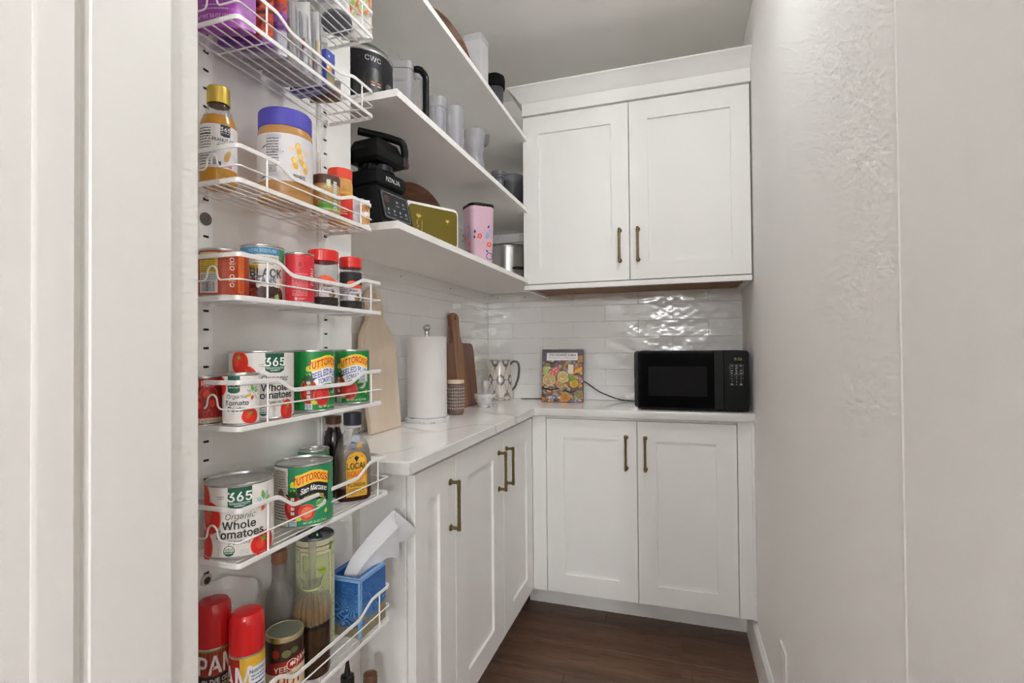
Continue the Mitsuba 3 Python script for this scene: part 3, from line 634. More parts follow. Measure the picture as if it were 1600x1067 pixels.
def blob(u, v, a, b, c, l, rot=0): P.poly(sa.translate(sa.rotate(sa.scale(sg.Point(0, 0).buffer(1, quad_segs=5), a, b), rot, origin=(0, 0)), u, v).intersection(clip), c, l)
PAL = [(190, 84, 38), (160, 60, 40), (205, 130, 48), (120, 70, 40), (196, 170, 120), (214, 196, 160), (140, 150, 70), (90, 110, 50), (180, 60, 60), (220, 160, 80), (70, 50, 44), (150, 140, 170)]
for q in range(420): blob(r.uniform(0, bw), r.uniform(0, bh * .80), r.uniform(.003, .010), r.uniform(.002, .007), r.choice(PAL), 2, r.uniform(0, 180))
for q in range(30): blob(r.uniform(0, bw), r.uniform(.0, .045), r.uniform(.004, .011), r.uniform(.004, .009), r.choice([(28, 46, 34), (96, 96, 150), (150, 150, 190), (40, 60, 40), (200, 200, 215), (190, 110, 40)]), 3, r.uniform(0, 180))
for u, v, a, c in ((.098, .112, .027, (226, 196, 140)), (.148, .084, .020, (226, 170, 40)), (.172, .035, .022, (150, 134, 80)), (.034, .100, .030, (216, 190, 136)), (.086, .078, .018, (196, 160, 110)), (.110, .022, .022, (214, 140, 50)), (.178, .195, .016, (196, 140, 80))):
    blob(u, v, a, a * .95, c, 5); blob(u, v, a * .82, a * .78, tuple(int(t * .86) for t in c), 6)
    for q in range(16): t, d = r.uniform(0, 6.28), r.uniform(0, a * .7); blob(u + d * math.cos(t), v + d * math.sin(t), r.uniform(.002, .006), r.uniform(.002, .004), tuple(int(min(255, x * r.uniform(.6, 1.15))) for x in c), 7, r.uniform(0, 180))
for q in range(7): P.pts([(.004 + .003 * q, .122), (.008 + .004 * q, .160), (.012 + .004 * q, .160), (.006 + .003 * q, .122)], ((206, 216, 150), (150, 180, 90))[q % 2], 6)
for u, v in ((.055, .145), (.068, .138), (.050, .130), (.066, .152)): blob(u, v, .013, .008, (206, 84, 84), 6, 20); blob(u, v, .006, .004, (232, 170, 160), 7, 20)
P.pts([(.120, .128), (.145, .128), (.146, .168), (.122, .170)], (226, 216, 180), 6); P.pts([(.150, .128), (.184, .140), (.184, .160), (.152, .146)], (226, 160, 48), 6)
for q in range(12): blob(.135 + r.uniform(-.012, .02), .104 + r.uniform(-.01, .014), .008, .004, ((84, 130, 50), (120, 160, 70))[q % 2], 6, r.uniform(0, 180))
for u0, u1, v in ((.0, .09, .060), (.10, .17, .050), (.02, .07, .180)): P.pts([(u0, v), ((u0 + u1) / 2, v - .010), (u1, v + .004), (u1, v + .008), ((u0 + u1) / 2, v - .003), (u0, v + .007)], (24, 20, 20), 5)
P.rect(.022, .188, .164, .222, (232, 228, 230), 8); P.text('The Curated Board', .093, .2090, .0098, (44, 40, 62), 9, sx=1.05); P.rect(.028, .2055, .158, .2062, (150, 146, 150), 9)
P.small(.030, .194, .156, .204, 2, (170, 166, 172), 9, 3)
pm, pc = P.on_plane(bx0 + [0, 0, lift], U, Vv); put('cover_print', pm, SATIN, bk, col=pc, label='printed cover picture of snack boards')

# microwave
mw = thing('microwave', 'black countertop microwave oven at the right end of the counter', 'microwave')
mx0, mx1, my, mz0, mz1 = -.1630, .2515, 2.055, .9245, 1.1455
put('body', rbox(mx0 + .004, mx1 - .004, my + .012, 2.345, mz0 + .001, mz1 - .001, .008), BLK, mw, col=(9, 9, 10))
def front(poly, d0, d1, ch=.001):
    return extrude(poly, d1 - d0, frame((0, my + d1, 0), (1, 0, 0), (0, 0, 1), (0, -1, 0)), ch)
full = sg.box(mx0, mz0, mx1, mz1).buffer(-.012).buffer(.012, quad_segs=6)
xs = .1645
put('door', front(full.intersection(sg.box(mx0 - 1, 0, .1295, 2)), 0, .016, .0015), BLKG, mw, col=(3, 3, 4), smooth=30)
put('grip_strip', front(full.intersection(sg.box(.1300, 0, xs, 2)), .0015, .016, .0012), BLK, mw, col=(20, 21, 21), smooth=30)
put('window', front(sg.box(-.1075, .9725, .1035, 1.0835).buffer(.002), -.0004, .003, .0002), BLKG, mw, col=(26, 26, 27), smooth=30)
put('control_panel', front(full.intersection(sg.box(xs + .0005, 0, 2, 2)), .0005, .016, .0012), BLK, mw, col=(8, 8, 9), smooth=30)
P = Print(); P.strip = 5; cx = .208
KC = (150, 150, 146)
P.text('2:15', cx + .006, 1.1085, .0100, (150, 156, 96), 2, bold=False, sx=.95)
for (u0, v0, u1, v1) in ((cx - .0235, 1.0540, cx + .0235, 1.0928),):
    for a in ((u0, v1, u1, v1 + .0005), (u0, v0, u1, v0 + .0005), (u0, v0, u0 + .0005, v1), (u1 - .0005, v0, u1, v1), (u0, 1.0775, cx - .008, 1.0780), (cx + .010, 1.0775, u1, 1.0780)): P.rect(*a, KC, 2)
r = random.Random(2)
for row, zz in enumerate((1.0855, 1.0765, 1.0675, 1.0580)):
    for col_ in (-.0155, 0, .0155):
        if row == 1 and col_: continue
        for ln in (0, .0032): P.rect(cx + col_ - r.uniform(.003, .005), zz + ln, cx + col_ + r.uniform(.003, .005), zz + ln + .0018, KC, 2)
for i, t in enumerate('123456789'): P.text(t, cx + (-.0155, 0, .0155)[i % 3], 1.0465 - .0098 * (i // 3), .0046, KC, 2)
P.rect(cx - .011, 1.0440, cx + .011, 1.0444, KC, 2); P.rect(cx - .0225, 1.036, cx - .0220, 1.052, KC, 2); P.rect(cx + .0220, 1.036, cx + .0225, 1.052, KC, 2)
P.text('0', cx, 1.0160, .0046, KC, 2)
for q in (-.0155, .0155): P.rect(cx + q - .005, 1.0165, cx + q + .005, 1.0190, KC, 2); P.rect(cx + q - .004, 1.0200, cx + q + .004, 1.0218, KC, 2)
pm, pc = P.on_plane((0, my + .0003, 0), (1, 0, 0), (0, 0, 1)); put('keypad_print', pm, SATIN, mw, col=pc, label='pale grey clock digits and keypad lettering')
for fx in (mx0 + .03, mx1 - .03):
    for fy in (my + .04, 2.31): put('foot', lathe([(0, ZT), (.008, ZT), (.009, ZT + .011), (0, ZT + .011)], 16, at=(fx, fy, 0)), BLK, mw, col=(60, 60, 60))
put('bottom_lip', box(mx0 + .012, mx1 - .004, my + .006, my + .03, mz0 - .0045, mz0 + .004, .001), BLK, mw, col=(8, 8, 9))
put(thing('power_cord', 'thin black power cord from behind the cookbook to the microwave', 'cord'), tube(fillet([(-.47, 2.368, 1.02), (-.41, 2.366, 1.000), (-.345, 2.362, .953), (-.25, 2.352, .920), (-.17, 2.345, .9172), (-.10, 2.352, .930)], .05, 8), .0028, 8), SATIN, col=(48, 48, 48), smooth=True)
put(thing('power_cord', 'thin grey power cord on the counter between the jug and the cookbook', 'cord'), tube(fillet([(-.72, 2.345, .9170), (-.66, 2.362, .9170), (-.60, 2.366, .9170), (-.52, 2.368, .935)], .03, 6), .0024, 8), SATIN, col=(96, 92, 88), smooth=True)

# outlet on the right wall
ou = thing('wall_outlet', 'white duplex wall outlet low on the right wall', 'outlet')
put('plate', box(XR - .0062, XR - .0002, 1.505, 1.583, .225, .345, .002), TRIM, ou)
for zz in (.262, .308): put('socket', box(XR - .0076, XR - .006, 1.526, 1.562, zz - .017, zz + .017, .0012), TRIM, ou)

# ------------------------------------------------------------------ lowest shelf
def oriented(m, x, y, z, ang):
    """local frame: +x is the thing's front, turned to bearing ang"""
    return move(m, x, y, z, ang)
# blender base with its stacked pitcher lid
bl = thing('blender', 'black countertop blender with a slanted touch panel, at the near end of the lowest shelf', 'blender')
A = math.radians(-7); X, Y, Z = -.684, 1.056, Z1
def B(m):
    m = m.copy(); m.apply_scale(.90); return oriented(m, X, Y, Z, A)
h3 = lambda pts: trimesh.convex.convex_hull(np.array(pts))
put('foot_ring', B(lathe([(0, 0), (.058, 0), (.062, .004), (.060, .022), (.050, .030), (0, .030)], 48)), BLK, bl, col=(13, 13, 14))
put('base', B(h3([(x, y, z) for x, y, z in [(.074, -.066, .004), (.074, .066, .004), (-.062, .066, .004), (-.062, -.066, .004), (.052, -.062, .098), (.052, .062, .098), (-.058, .062, .098), (-.058, -.062, .098), (.044, -.056, .106), (.044, .056, .106), (-.05, .056, .106), (-.05, -.056, .106)]])), BLK, bl, col=(12, 12, 13), smooth=20)
n0 = np.array([.094, 0, .022]); n0 /= np.linalg.norm(n0); vv = np.array([-.022, 0, .094]); vv /= np.linalg.norm(vv)
pb = roundrect(.112, .078, .008)
pan = extrude(pb, .003, frame(np.array([.063, 0, .0525]) + n0 * .0002, (0, 1, 0), vv, n0), .0008); put('control_panel', B(pan), BLK, bl, col=(38, 40, 43))
P = Print(); P.strip = 5; LC = (150, 152, 156)
P.poly(roundrect(.105, .070, .007).difference(roundrect(.1025, .0675, .006)), LC, 1)
P.poly(sa.translate(sg.Point(0, 0).buffer(.0085).difference(sg.Point(0, 0).buffer(.0074)), -.036, .016), (170, 80, 80), 1); P.text('I', -.036, .0135, .005, (190, 110, 110), 1)
for i in range(4): P.ell(-.036 + .024 * i, -.012, .0035, .0035, LC, 1); P.rect(-.041 + .024 * i, -.0235, -.031 + .024 * i, -.0215, LC, 1)
for i in (1, 2): P.ell(-.020 + .026 * i, .016, .0035, .0035, LC, 1); P.rect(-.027 + .026 * i, .004, -.013 + .026 * i, .006, LC, 1)
pm, pc = P.on_plane(np.array([.063, 0, .0525]) + n0 * .0034, (0, 1, 0), vv); put('panel_print', B(pm), SATIN, bl, col=pc, label='pale button symbols')
put('jar_collar', B(h3([(x * 1.0, y, z) for x, y, z in [(s * a, t * b, z) for (a, b, z) in ((.046, .052, .106), (.050, .058, .112), (.052, .060, .138), (.047, .055, .146)) for s in (1, -1) for t in (1, -1)]])), BLK, bl, col=(13, 13, 14), smooth=20)
P = Print(); P.strip = 5; P.text('NINJA', 0, -.0055, .0115, (176, 178, 180), 1, sx=1.15)
pm, pc = P.on_plane((.0525, .004, .126), (0, 1, 0), (0, 0, 1)); put('name_print', B(pm), SATIN, bl, col=pc, label='silver lettering')
put('blade_housing', B(lathe([(0, .146), (.046, .146), (.049, .150), (.047, .166), (.042, .170), (.042, .178), (0, .178)], 40)), BLKG, bl, col=(8, 8, 9))
put('jar_lid', B(h3([(s * a, t * b, z) for (a, b, z) in ((.044, .050, .170), (.054, .060, .178), (.054, .060, .200), (.044, .050, .214)) for s in (1, -1) for t in (1, -1)])), BLK, bl, col=(11, 11, 12), smooth=20)
put('lid_dome', B(h3([(s * a, t * b, z) for (a, b, z) in ((.044, .050, .212), (.038, .040, .232)) for s in (1, -1) for t in (1, -1)])), BLK, bl, col=(9, 9, 10), smooth=20)
put('lid_handle', B(tube(fillet([(.046, .054, .190), (.050, .060, .215), (.046, .056, .248), (.020, .020, .2545), (-.02, -.045, .2545)], .012), .0100, 12)), BLK, bl, col=(9, 9, 10), smooth=True)
put('latch', B(rbox(.040, .058, .046, .068, .176, .206, .005, 4)), GLOSS, bl, col=(32, 24, 24)); put('latch_hinge', B(rbox(.050, .0575, .058, .072, .183, .193, .003, 3)), GLOSS, bl, col=(96, 44, 34))

# toaster with a gold side panel
to = thing('toaster', 'white rounded toaster with a shiny gold side panel, on the lowest shelf', 'toaster')
R = np.array([-.598, 1.352]); d = np.array([math.sin(math.radians(30)), math.cos(math.radians(30))]); Wt, Ht, Dt = .178, .118, .098
Lp = R - d * Wt; nrm = np.array([d[1], -d[0]])
MT = frame((Lp[0], Lp[1], Z1), (d[0], d[1], 0), (0, 0, 1), (nrm[0], nrm[1], 0))
def TT(m): m = m.copy(); m.apply_transform(MT); return m
sil = sg.box(0, .004, Wt, Ht).buffer(-.016).buffer(.016, quad_segs=8)
put('body', TT(extrude(sil, Dt, frame((0, 0, -Dt), (1, 0, 0), (0, 1, 0), (0, 0, 1)), .007)), SATIN, to, col=(232, 230, 228), smooth=40)
gp = sg.box(.010, .008, Wt - .010, Ht - .010).buffer(-.010).buffer(.010, quad_segs=8)
put('side_panel', TT(extrude(gp, .0032, frame((0, 0, -.0008), (1, 0, 0), (0, 1, 0), (0, 0, 1)), .0006)), GOLDP, to, label='shiny gold panel', smooth=30)
P = Print(); P.strip = 5; GC = (196, 176, 92); r = random.Random(4)
for px, py, s in ((.040, .079, 1.0), (.134, .079, .8)):
    for t in (40, 65, 90, 115, 140): P.leaf(px, py - .006, .013 * s, .0016 * s, t, GC, 1)
    P.rect(px - .0004, py - .012, px + .0004, py, GC, 1)
for i in range(7):
    y0 = .066 - .0078 * i
    for q in range(3): a = r.uniform(-.003, .003); P.rect(.036 + a - .0022, y0 - .002 * q, .036 + a + .0022, y0 - .002 * q + .0007, GC, 1)
    P.rect(.0355, y0 - .005, .0362, y0 + .001, GC, 1)
for i in range(12): P.rect(.0485, .066 - .0045 * i, .0510, .066 - .0045 * i + .0026, GC, 1)
pm, pc = P.on_plane((0, 0, .0026), (1, 0, 0), (0, 1, 0)); put('panel_print', TT(pm), SATIN, to, col=pc, label='pale gold plant and letter ornaments')
for a in (.03, Wt - .03):
    for b in (-.02, -Dt + .02): put('foot', TT(box(a - .008, a + .008, 0, .006, b - .006, b + .006, .001)), SATIN, to, col=(60, 60, 60))
put('slot', TT(box(.025, Wt - .025, Ht - .002, Ht + .0006, -.04, -.026, .0003)), SATIN, to, col=(40, 40, 42)); put('slot', TT(box(.025, Wt - .025, Ht - .002, Ht + .0006, -.072, -.058, .0003)), SATIN, to, col=(40, 40, 42))

# wooden bowl on edge behind the toaster
wb = lathe([(0, 0), (.045, .0), (.085, .012), (.115, .035), (.126, .055), (.1265, .059), (.1225, .059), (.110, .042), (.080, .022), (.04, .010), (0, .009)], 56)
t = np.array([.90, -.42, .12]); t /= np.linalg.norm(t); uu = np.cross([0, 0, 1], t); uu /= np.linalg.norm(uu); v_ = np.cross(t, uu)
wb.apply_transform(frame((0, 0, 0), uu, v_, t)); wb.apply_translation([-.842, 1.470, Z1 - wb.vertices[:, 2].min()])
if wb.vertices[:, 0].min() < -.903: wb.apply_translation([-.903 - wb.vertices[:, 0].min(), 0, 0])
k = thing('wooden_bowl', 'round dark wooden bowl standing on edge behind the gold toaster', 'bowl'); put(k, wb, WOODB, smooth=40)

# pink canister
pc_ = thing('canister', 'pink rounded square canister with a black rim and bird and blossom print', 'canister')
X, Y = -.652, 1.636; A = facing(X, Y) + math.radians(24); HP = .203
sq = roundrect(.088, .088, .022)
def loft(sections, at, n=64):
    """sections: (scale, z) of a rounded square"""
    ring = np.array([sq.exterior.interpolate(t, normalized=True).coords[0] for t in np.linspace(0, 1, n, endpoint=False)]); V, F = [], []
    for s, z in sections: V += [(x * s, y * s, z) for x, y in ring]
    for i in range(len(sections) - 1):
        for q in range(n): w = (q + 1) % n; F += [(i * n + q, i * n + w, i * n + n + w), (i * n + q, i * n + n + w, i * n + n + q)]
    m = trimesh.Trimesh(np.array(V), np.array(F), process=False)
    if not sq.exterior.is_ccw: m.invert()
    return move(m, at[0], at[1], at[2], A)
put('body', loft([(0.02, 0), (.88, 0), (.91, .004), (1.04, HP - .006), (1.03, HP - .003), (.02, HP - .002)], (X, Y, Z1)), SATIN, pc_, col=(204, 170, 186), smooth=40)
put('rim', loft([(1.03, HP - .005), (1.065, HP - .004), (1.065, HP + .003), (1.03, HP + .005), (.02, HP + .005)], (X, Y, Z1)), BLK, pc_, col=(12, 11, 12), smooth=40)
P = Print(); P.strip = 5; RD, BLU, NV = (214, 92, 84), (150, 160, 196), (66, 62, 96)
for cu, cv in ((-.014, .096), (.021, .070)):
    for q in range(5): t = 2 * math.pi * q / 5; P.ell(cu + .0055 * math.cos(t), cv + .0055 * math.sin(t), .0042, .0042, RD, 1)
    P.ell(cu, cv, .0025, .0025, (236, 200, 120), 2)
for a in ((.016, .124, .013, .003, 70), (.020, .110, .016, .004, 60), (.006, .104, .012, .003, 30), (-.034, .104, .012, .004, 75), (-.034, .086, .010, .004, 90)): P.leaf(*a, NV if a[4] > 65 else BLU, 1)
P.leaf(.008, .088, .028, .007, 55, BLU, 1)
for u, v in ((0, .078), (-.024, .088), (.030, .094), (-.005, .108), (.010, .060)): P.ell(u, v, .0016, .0016, RD, 2)
ring = sg.Point(.022, .030).buffer(.012).difference(sg.Point(.022, .030).buffer(.0098)); P.poly(ring, NV, 1); P.leaf(.018, .044, .012, .003, 150, NV, 1)
ca, sa_ = math.cos(A), math.sin(A)
for side, off in (('first', 0), ('second', -math.pi / 2)):
    a2 = A + off; ca, sa_ = math.cos(a2), math.sin(a2); tilt = math.atan2((1.04 - .91) * .044, HP)
    o = np.array([X, Y, Z1]) + np.array([ca, sa_, 0]) * (.044 * .9085 + .0002)
    pm, pcx = P.on_plane(o, (-sa_, ca, 0), np.array([ca * math.tan(tilt), sa_ * math.tan(tilt), 1])); put('blossom_print', pm, SATIN, pc_, col=pcx, label='small printed bird and red blossoms')

# stainless pot
po = thing('pot', 'brushed stainless steel pot beside the wall cabinet on the lowest shelf', 'pot')
X, Y = -.722, 2.16
put('body', lathe([(0, 0), (.084, 0), (.090, .005), (.092, .02), (.092, .155), (.0945, .157), (.0945, .160), (.090, .160), (.089, .02), (0, .012)], 64, at=(X, Y, Z1)), STEEL, po)
put('lid', lathe([(.094, .1605), (.096, .162), (.090, .168), (.05, .178), (0, .181)], 48, at=(X, Y, Z1)), STEEL, po)
ha = facing(X, Y) + .5; hd = np.array([math.cos(ha), math.sin(ha), 0]); hp_ = np.array([-hd[1], hd[0], 0]); o = np.array([X, Y, Z1 + .062])
put('handle', tube(fillet([o + hd * .090 + hp_ * .02, o + hd * .108 + hp_ * .018, o + hd * .108 - hp_ * .018, o + hd * .090 - hp_ * .02], .01), .005, 10), SATIN, po, col=(20, 20, 20), smooth=True)

# ------------------------------------------------------------------ middle shelf
rc = thing('rice_cooker', 'round black mini rice cooker with a silver band, near end of middle shelf', 'rice cooker')
X, Y, RC = -.742, 1.070, .083
put('body', lathe([(0, .004), (.062, .004), (.070, .008), (.080, .035), (.0832, .075), (.0830, .100), (.0815, .122), (.078, .126), (0, .126)], 64, at=(X, Y, Z2)), BLK, rc, col=(34, 34, 38), smooth=40)
put('lid_band', lathe([(.0822, .1205), (.0838, .122), (.0832, .128), (.079, .1335), (.074, .1355), (.074, .126)], 64, at=(X, Y, Z2)), STEEL, rc)
put('lid', lathe([(.0765, .1345), (.074, .141), (.060, .152), (.040, .158), (0, .161)], 64, at=(X, Y, Z2)), GLOSS, rc, col=(70, 76, 76))
put('knob', lathe([(0, .160), (.014, .160), (.016, .170), (.013, .174), (0, .175)], 24, at=(X, Y, Z2)), SATIN, rc, col=(20, 20, 22))
for q in range(3): put('foot', lathe([(0, 0), (.006, 0), (.006, .006), (0, .006)], 12, at=(X + .05 * math.cos(q * 2.1), Y + .05 * math.sin(q * 2.1), Z2)), SATIN, rc, col=(20, 20, 20))
ac = facing(X, Y) + .34
P = Print(); P.text('CWC', .006, .098, .0115, (206, 206, 208), 3, bold=False, sx=1.1)
P.poly(sg.box(-.022, .012, .042, .045).union(sa.translate(sa.scale(sg.Point(0, 0).buffer(1, quad_segs=10), .032, .038), .010, .045)), (19, 18, 20), 1)
for u in (.004, .020):
    P.rect(u - .005, .047, u + .006, .050, (196, 96, 50), 3); P.rect(u - .004, .041, u + .006, .0435, (206, 190, 180), 3)
put_print('front_print', P.on_cyl(X, Y, Z2, .0834, ac), rc, GLOSS, 'silver lettering and dark panel with orange lamps')
sw = oriented(box(-.004, .010, -.006, .006, -.012, .006, .002), X + .083 * math.cos(ac + .55), Y + .083 * math.sin(ac + .55), Z2 + .050, ac + .55); put('switch', sw, SATIN, rc, col=(90, 90, 94))

def thin(prof, t=.0015): return prof + [(max(r - t, .0001), z) for r, z in prof[::-1] if r > 0]
# blender pitcher with black handle
bp = thing('blender_pitcher', 'clear plastic blender pitcher with a thick black handle, right of the rice cooker', 'pitcher')
X, Y = -.708, 1.216; A = facing(X, Y) + math.pi / 2 - .15
ring = roundrect(.066, .066, .016)
def squ(sections, n=56):
    rr = np.array([ring.exterior.interpolate(t, normalized=True).coords[0] for t in np.linspace(0, 1, n, endpoint=False)]); V, F = [], []
    for s, z in sections: V += [(x * s, y * s, z) for x, y in rr]
    for i in range(len(sections) - 1):
        for q in range(n): w = (q + 1) % n; F += [(i * n + q, i * n + w, i * n + n + w), (i * n + q, i * n + n + w, i * n + n + q)]
    m = trimesh.Trimesh(np.array(V), np.array(F), process=False)
    if not ring.exterior.is_ccw: m.invert()
    return m
put('jar', oriented(squ([(.02, .001), (.86, .001), (.90, .006), (1.06, .170), (1.09, .172), (1.09, .192), (1.05, .192)]), X, Y, Z2, A), PLASTIC, bp, smooth=40)
put('seam_ring', oriented(squ([(1.07, .1695), (1.105, .170), (1.105, .172), (1.07, .1725)]), X, Y, Z2, A), SMOKE, bp, smooth=40)
P = Print(); P.strip = 5
for i in range(6): P.rect(-.016, .045 + .018 * i, -.004 - .004 * (i % 2), .0458 + .018 * i, (120, 120, 126), 1)
P.small(-.014, .132, .012, .142, 2, (110, 110, 116), 1, 4)
ca, sa_ = math.cos(A - math.pi / 2), math.sin(A - math.pi / 2); tl = .033 * .16 / .164
pm, pcx = P.on_plane(np.array([X + ca * (.033 * .897), Y + sa_ * (.033 * .897), Z2 + .002]), (-sa_, ca, 0), (ca * tl, sa_ * tl, 1)); put('measure_print', pm, SATIN, bp, col=pcx)
put('handle_web', oriented(tube(fillet([(.034, 0, .166), (.058, 0, .164), (.058, 0, .03), (.030, 0, .02)], .012), .0048, 10), X, Y, Z2, A), PLASTIC, bp, smooth=True)
put('handle', oriented(cat_(tube(fillet([(.034, 0, .186), (.052, 0, .186), (.0665, 0, .168), (.0665, 0, .04), (.054, 0, .022)], .018, 6), [.0085] * 1 + [.009] * 18 + [.007], 12)), X, Y, Z2, A), BLKG, bp, col=(6, 6, 7), smooth=True)

def cup(label, x, y, z, prof, m=PLASTIC, extra=None, cat='cup', name='plastic_cup'):
    k = thing(name, label, cat); put('body', lathe(thin(prof), 48, at=(x, y, z)), m, k, smooth=40); return k
c = cup('small clear plastic cup with a faint printed scale, next to the black pitcher handle', -.668, 1.352, Z2, [(0, .001), (.024, .001), (.026, .004), (.0275, .128), (.0305, .130), (.0305, .158)])
P = Print()
for i in range(5): P.rect(-.003, .05 + .016 * i, .005, .0508 + .016 * i, (130, 130, 136), 1)
P.rect(-.008, .112, -.001, .119, (120, 120, 126), 1)
put_print('scale_print', P.on_cyl(-.668, 1.352, Z2, .0276, facing(-.668, 1.352)), c)
cup('tall clear plastic tumbler in the middle of the middle shelf', -.662, 1.455, Z2, [(0, .001), (.030, .001), (.032, .005), (.0345, .172), (.0335, .174)])
c = cup('clear plastic carafe with a pinched waist and spout on the middle shelf', -.660, 1.628, Z2, [(0, .001), (.036, .001), (.038, .005), (.035, .045), (.0285, .080), (.0275, .095), (.034, .125), (.0395, .170), (.0385, .172)], cat='carafe', name='carafe')
A = facing(-.66, 1.628) + 1.5; put('spout', oriented(h3([(.034, -.010, .165), (.034, .010, .165), (.052, 0, .160), (.048, 0, .130), (.033, -.008, .120), (.033, .008, .120)]), -.660, 1.628, Z2, A), SMOKE, c)
c = cup('small clear glass jar with a wire clip, next to the wall cabinet', -.672, 1.912, Z2, [(0, .001), (.032, .001), (.034, .006), (.034, .085), (.028, .095), (.028, .108), (.031, .110), (.031, .125)], cat='jar', name='glass_jar', m=SMOKE)
put('clip', tube(fillet([(-.672 + .036 * math.cos(t), 1.912 + .036 * math.sin(t), Z2 + .100) for t in np.linspace(-2.4, .4, 12)], .002, 2), .0016, 6), STEELD, c, smooth=True)
put('latch', oriented(box(.034, .042, -.006, .006, .03, .085, .002), -.672, 1.912, Z2, facing(-.672, 1.912) + .8), SATIN, c, col=(24, 24, 26))
c = cup('grey translucent tumbler at the far end of the middle shelf', -.705, 2.185, Z2, [(0, .001), (.043, .001), (.046, .006), (.0545, .196), (.053, .198)], m=SMOKE)

# ------------------------------------------------------------------ topmost shelf
tr = lathe([(0, 0), (.055, 0), (.095, .010), (.118, .034), (.121, .043), (.118, .044), (.09, .02), (.05, .010), (0, .010)], 48)
ty = np.array([.9, -.35, .26]); ty /= np.linalg.norm(ty); uu = np.cross([0, 0, 1], ty); uu /= np.linalg.norm(uu); tr.apply_transform(frame((0, 0, 0), uu, np.cross(ty, uu), ty)); tr.apply_translation([-.742, 1.49, Z3 - tr.vertices[:, 2].min()])
k = thing('wooden_bowl', 'shallow brown wooden bowl standing on edge on the topmost shelf', 'bowl'); put(k, tr, WOODB, smooth=40)
gb = thing('storage_box', 'pale grey upright cardboard box on the topmost shelf', 'box')
A = facing(-.665, 1.66) - .42
put('carton', oriented(box(-.034, .034, -.032, .032, 0, .222, .0012), -.665, 1.66, Z3, A), MATTE, gb, col=(196, 196, 198)); put('lid_flap', oriented(box(-.0346, .0346, -.0326, .0326, .200, .2235, .0008), -.665, 1.66, Z3, A), MATTE, gb, col=(182, 182, 184))
sc = thing('shaker_cup', 'smoky blender cup with a black lid on the topmost shelf', 'cup')
X, Y = -.694, 1.93
put('cup', lathe(thin([(0, .001), (.028, .001), (.030, .006), (.037, .190), (.036, .192)]), 48, at=(X, Y, Z3)), SMOKE, sc, smooth=40)
put('lid', lathe([(.0385, .178), (.0425, .180), (.0430, .214), (.040, .226), (.030, .233), (0, .236)], 48, at=(X, Y, Z3)), BLK, sc, col=(9, 9, 10))
c = cup('small clear plastic bowl behind the black lidded cup on the topmost shelf', -.716, 1.842, Z3, [(0, .001), (.020, .001), (.024, .006), (.030, .155), (.029, .157)], name='plastic_cup')
wr = thing('wire_rack', 'grey wire rack end sticking out at the near end of the topmost shelf', 'rack')
for q, dz in enumerate((.0, .02)): put('wire', tube(fillet([(-.66, 1.02 + dz, Z3 + .003), (-.66, 1.02 + dz, Z3 + .10), (-.64, 1.15 + dz, Z3 + .10), (-.64, 1.15 + dz, Z3 + .003)], .012), .0022, 8), STEELD, wr, smooth=True)

# ------------------------------------------------------------------ food in the door baskets
DKG, INK, TOM, CREAM = (22, 82, 62), (40, 42, 44), (196, 38, 30), (232, 230, 226)
def can_body(k, x, y, z, r, h, m=STEEL):
    put('can_wall', lathe([(r * .90, .0012), (r * .965, 0), (r + .0006, .0006), (r + .0006, .0022), (r - .0003, .0032), (r - .0003, h - .0032), (r + .0006, h - .0022), (r + .0006, h - .0005), (r, h), (r * .965, h - .0006), (r * .955, h - .0042)], 64, at=(x, y, z)), m, k)
    put('can_lid', lathe([(r * .96, h - .0040), (r * .90, h - .0048), (r * .87, h - .0036), (r * .80, h - .0036), (r * .77, h - .0044), (r * .62, h - .0044), (r * .60, h - .0036), (r * .50, h - .0036), (r * .48, h - .0042), (0, h - .0040)], 64, at=(x, y, z)), m, k)
    put('can_base', lathe([(0, .002), (r * .86, .002), (r * .91, .0008)], 48, at=(x, y, z)), m, k)
def can(name, label, x, y, z, r, h, pr, base, rot=0.0, m=SATIN, lab=(.0036, .0036), group=None, cat='can'):
    k = thing(name, label, cat, group); can_body(k, x, y, z, r, h)
    put_print('label_sheet', pr.on_cyl(x, y, z, r, facing(x, y) + rot, (lab[0], h - lab[1]), base), k, m, None)
    return k
def shield(P, u, v0, v1, w, col, layer=2):
    """green badge hanging from the top edge"""
    return P.poly(sg.box(u - w / 2, v0 + .1 * (v1 - v0), u + w / 2, v1).union(sa.translate(sa.scale(sg.Point(0, 0).buffer(1, quad_segs=8), w / 2, .22 * (v1 - v0)), u, v0 + .2 * (v1 - v0))).intersection(sg.box(-1, v0, 1, v1)), col, layer)
def sprig(P, u, v, s=1.0):
    for a, L, c in ((100, .014, (122, 170, 62)), (62, .013, (150, 180, 190)), (150, .011, (170, 190, 204)), (200, .011, (222, 170, 70)), (30, .010, (130, 176, 70)), (255, .010, (196, 80, 60))): P.leaf(u + .004 * s * math.cos(math.radians(a)), v + .004 * s * math.sin(math.radians(a)), L * s, .0032 * s, a, c, 3)
    P.pts([(u - .004 * s, v + .008 * s), (u - .003 * s, v + .008 * s), (u + .010 * s, v - .012 * s), (u + .008 * s, v - .012 * s)], (150, 180, 90), 2)
def usda(P, u, v, r):
    P.ell(u, v, r, r, DKG, 2); P.ell(u, v, r * .88, r * .88, (236, 236, 230), 3); P.poly(sa.translate(sg.Point(0, 0).buffer(r * .88).intersection(sg.box(-1, -1, 1, -r * .05)), u, v), DKG, 4); P.text('USDA', u, v + r * .12, r * .42, DKG, 5, sx=.9); P.text('ORGANIC', u, v - r * .48, r * .30, (236, 236, 230), 6, sx=.8)
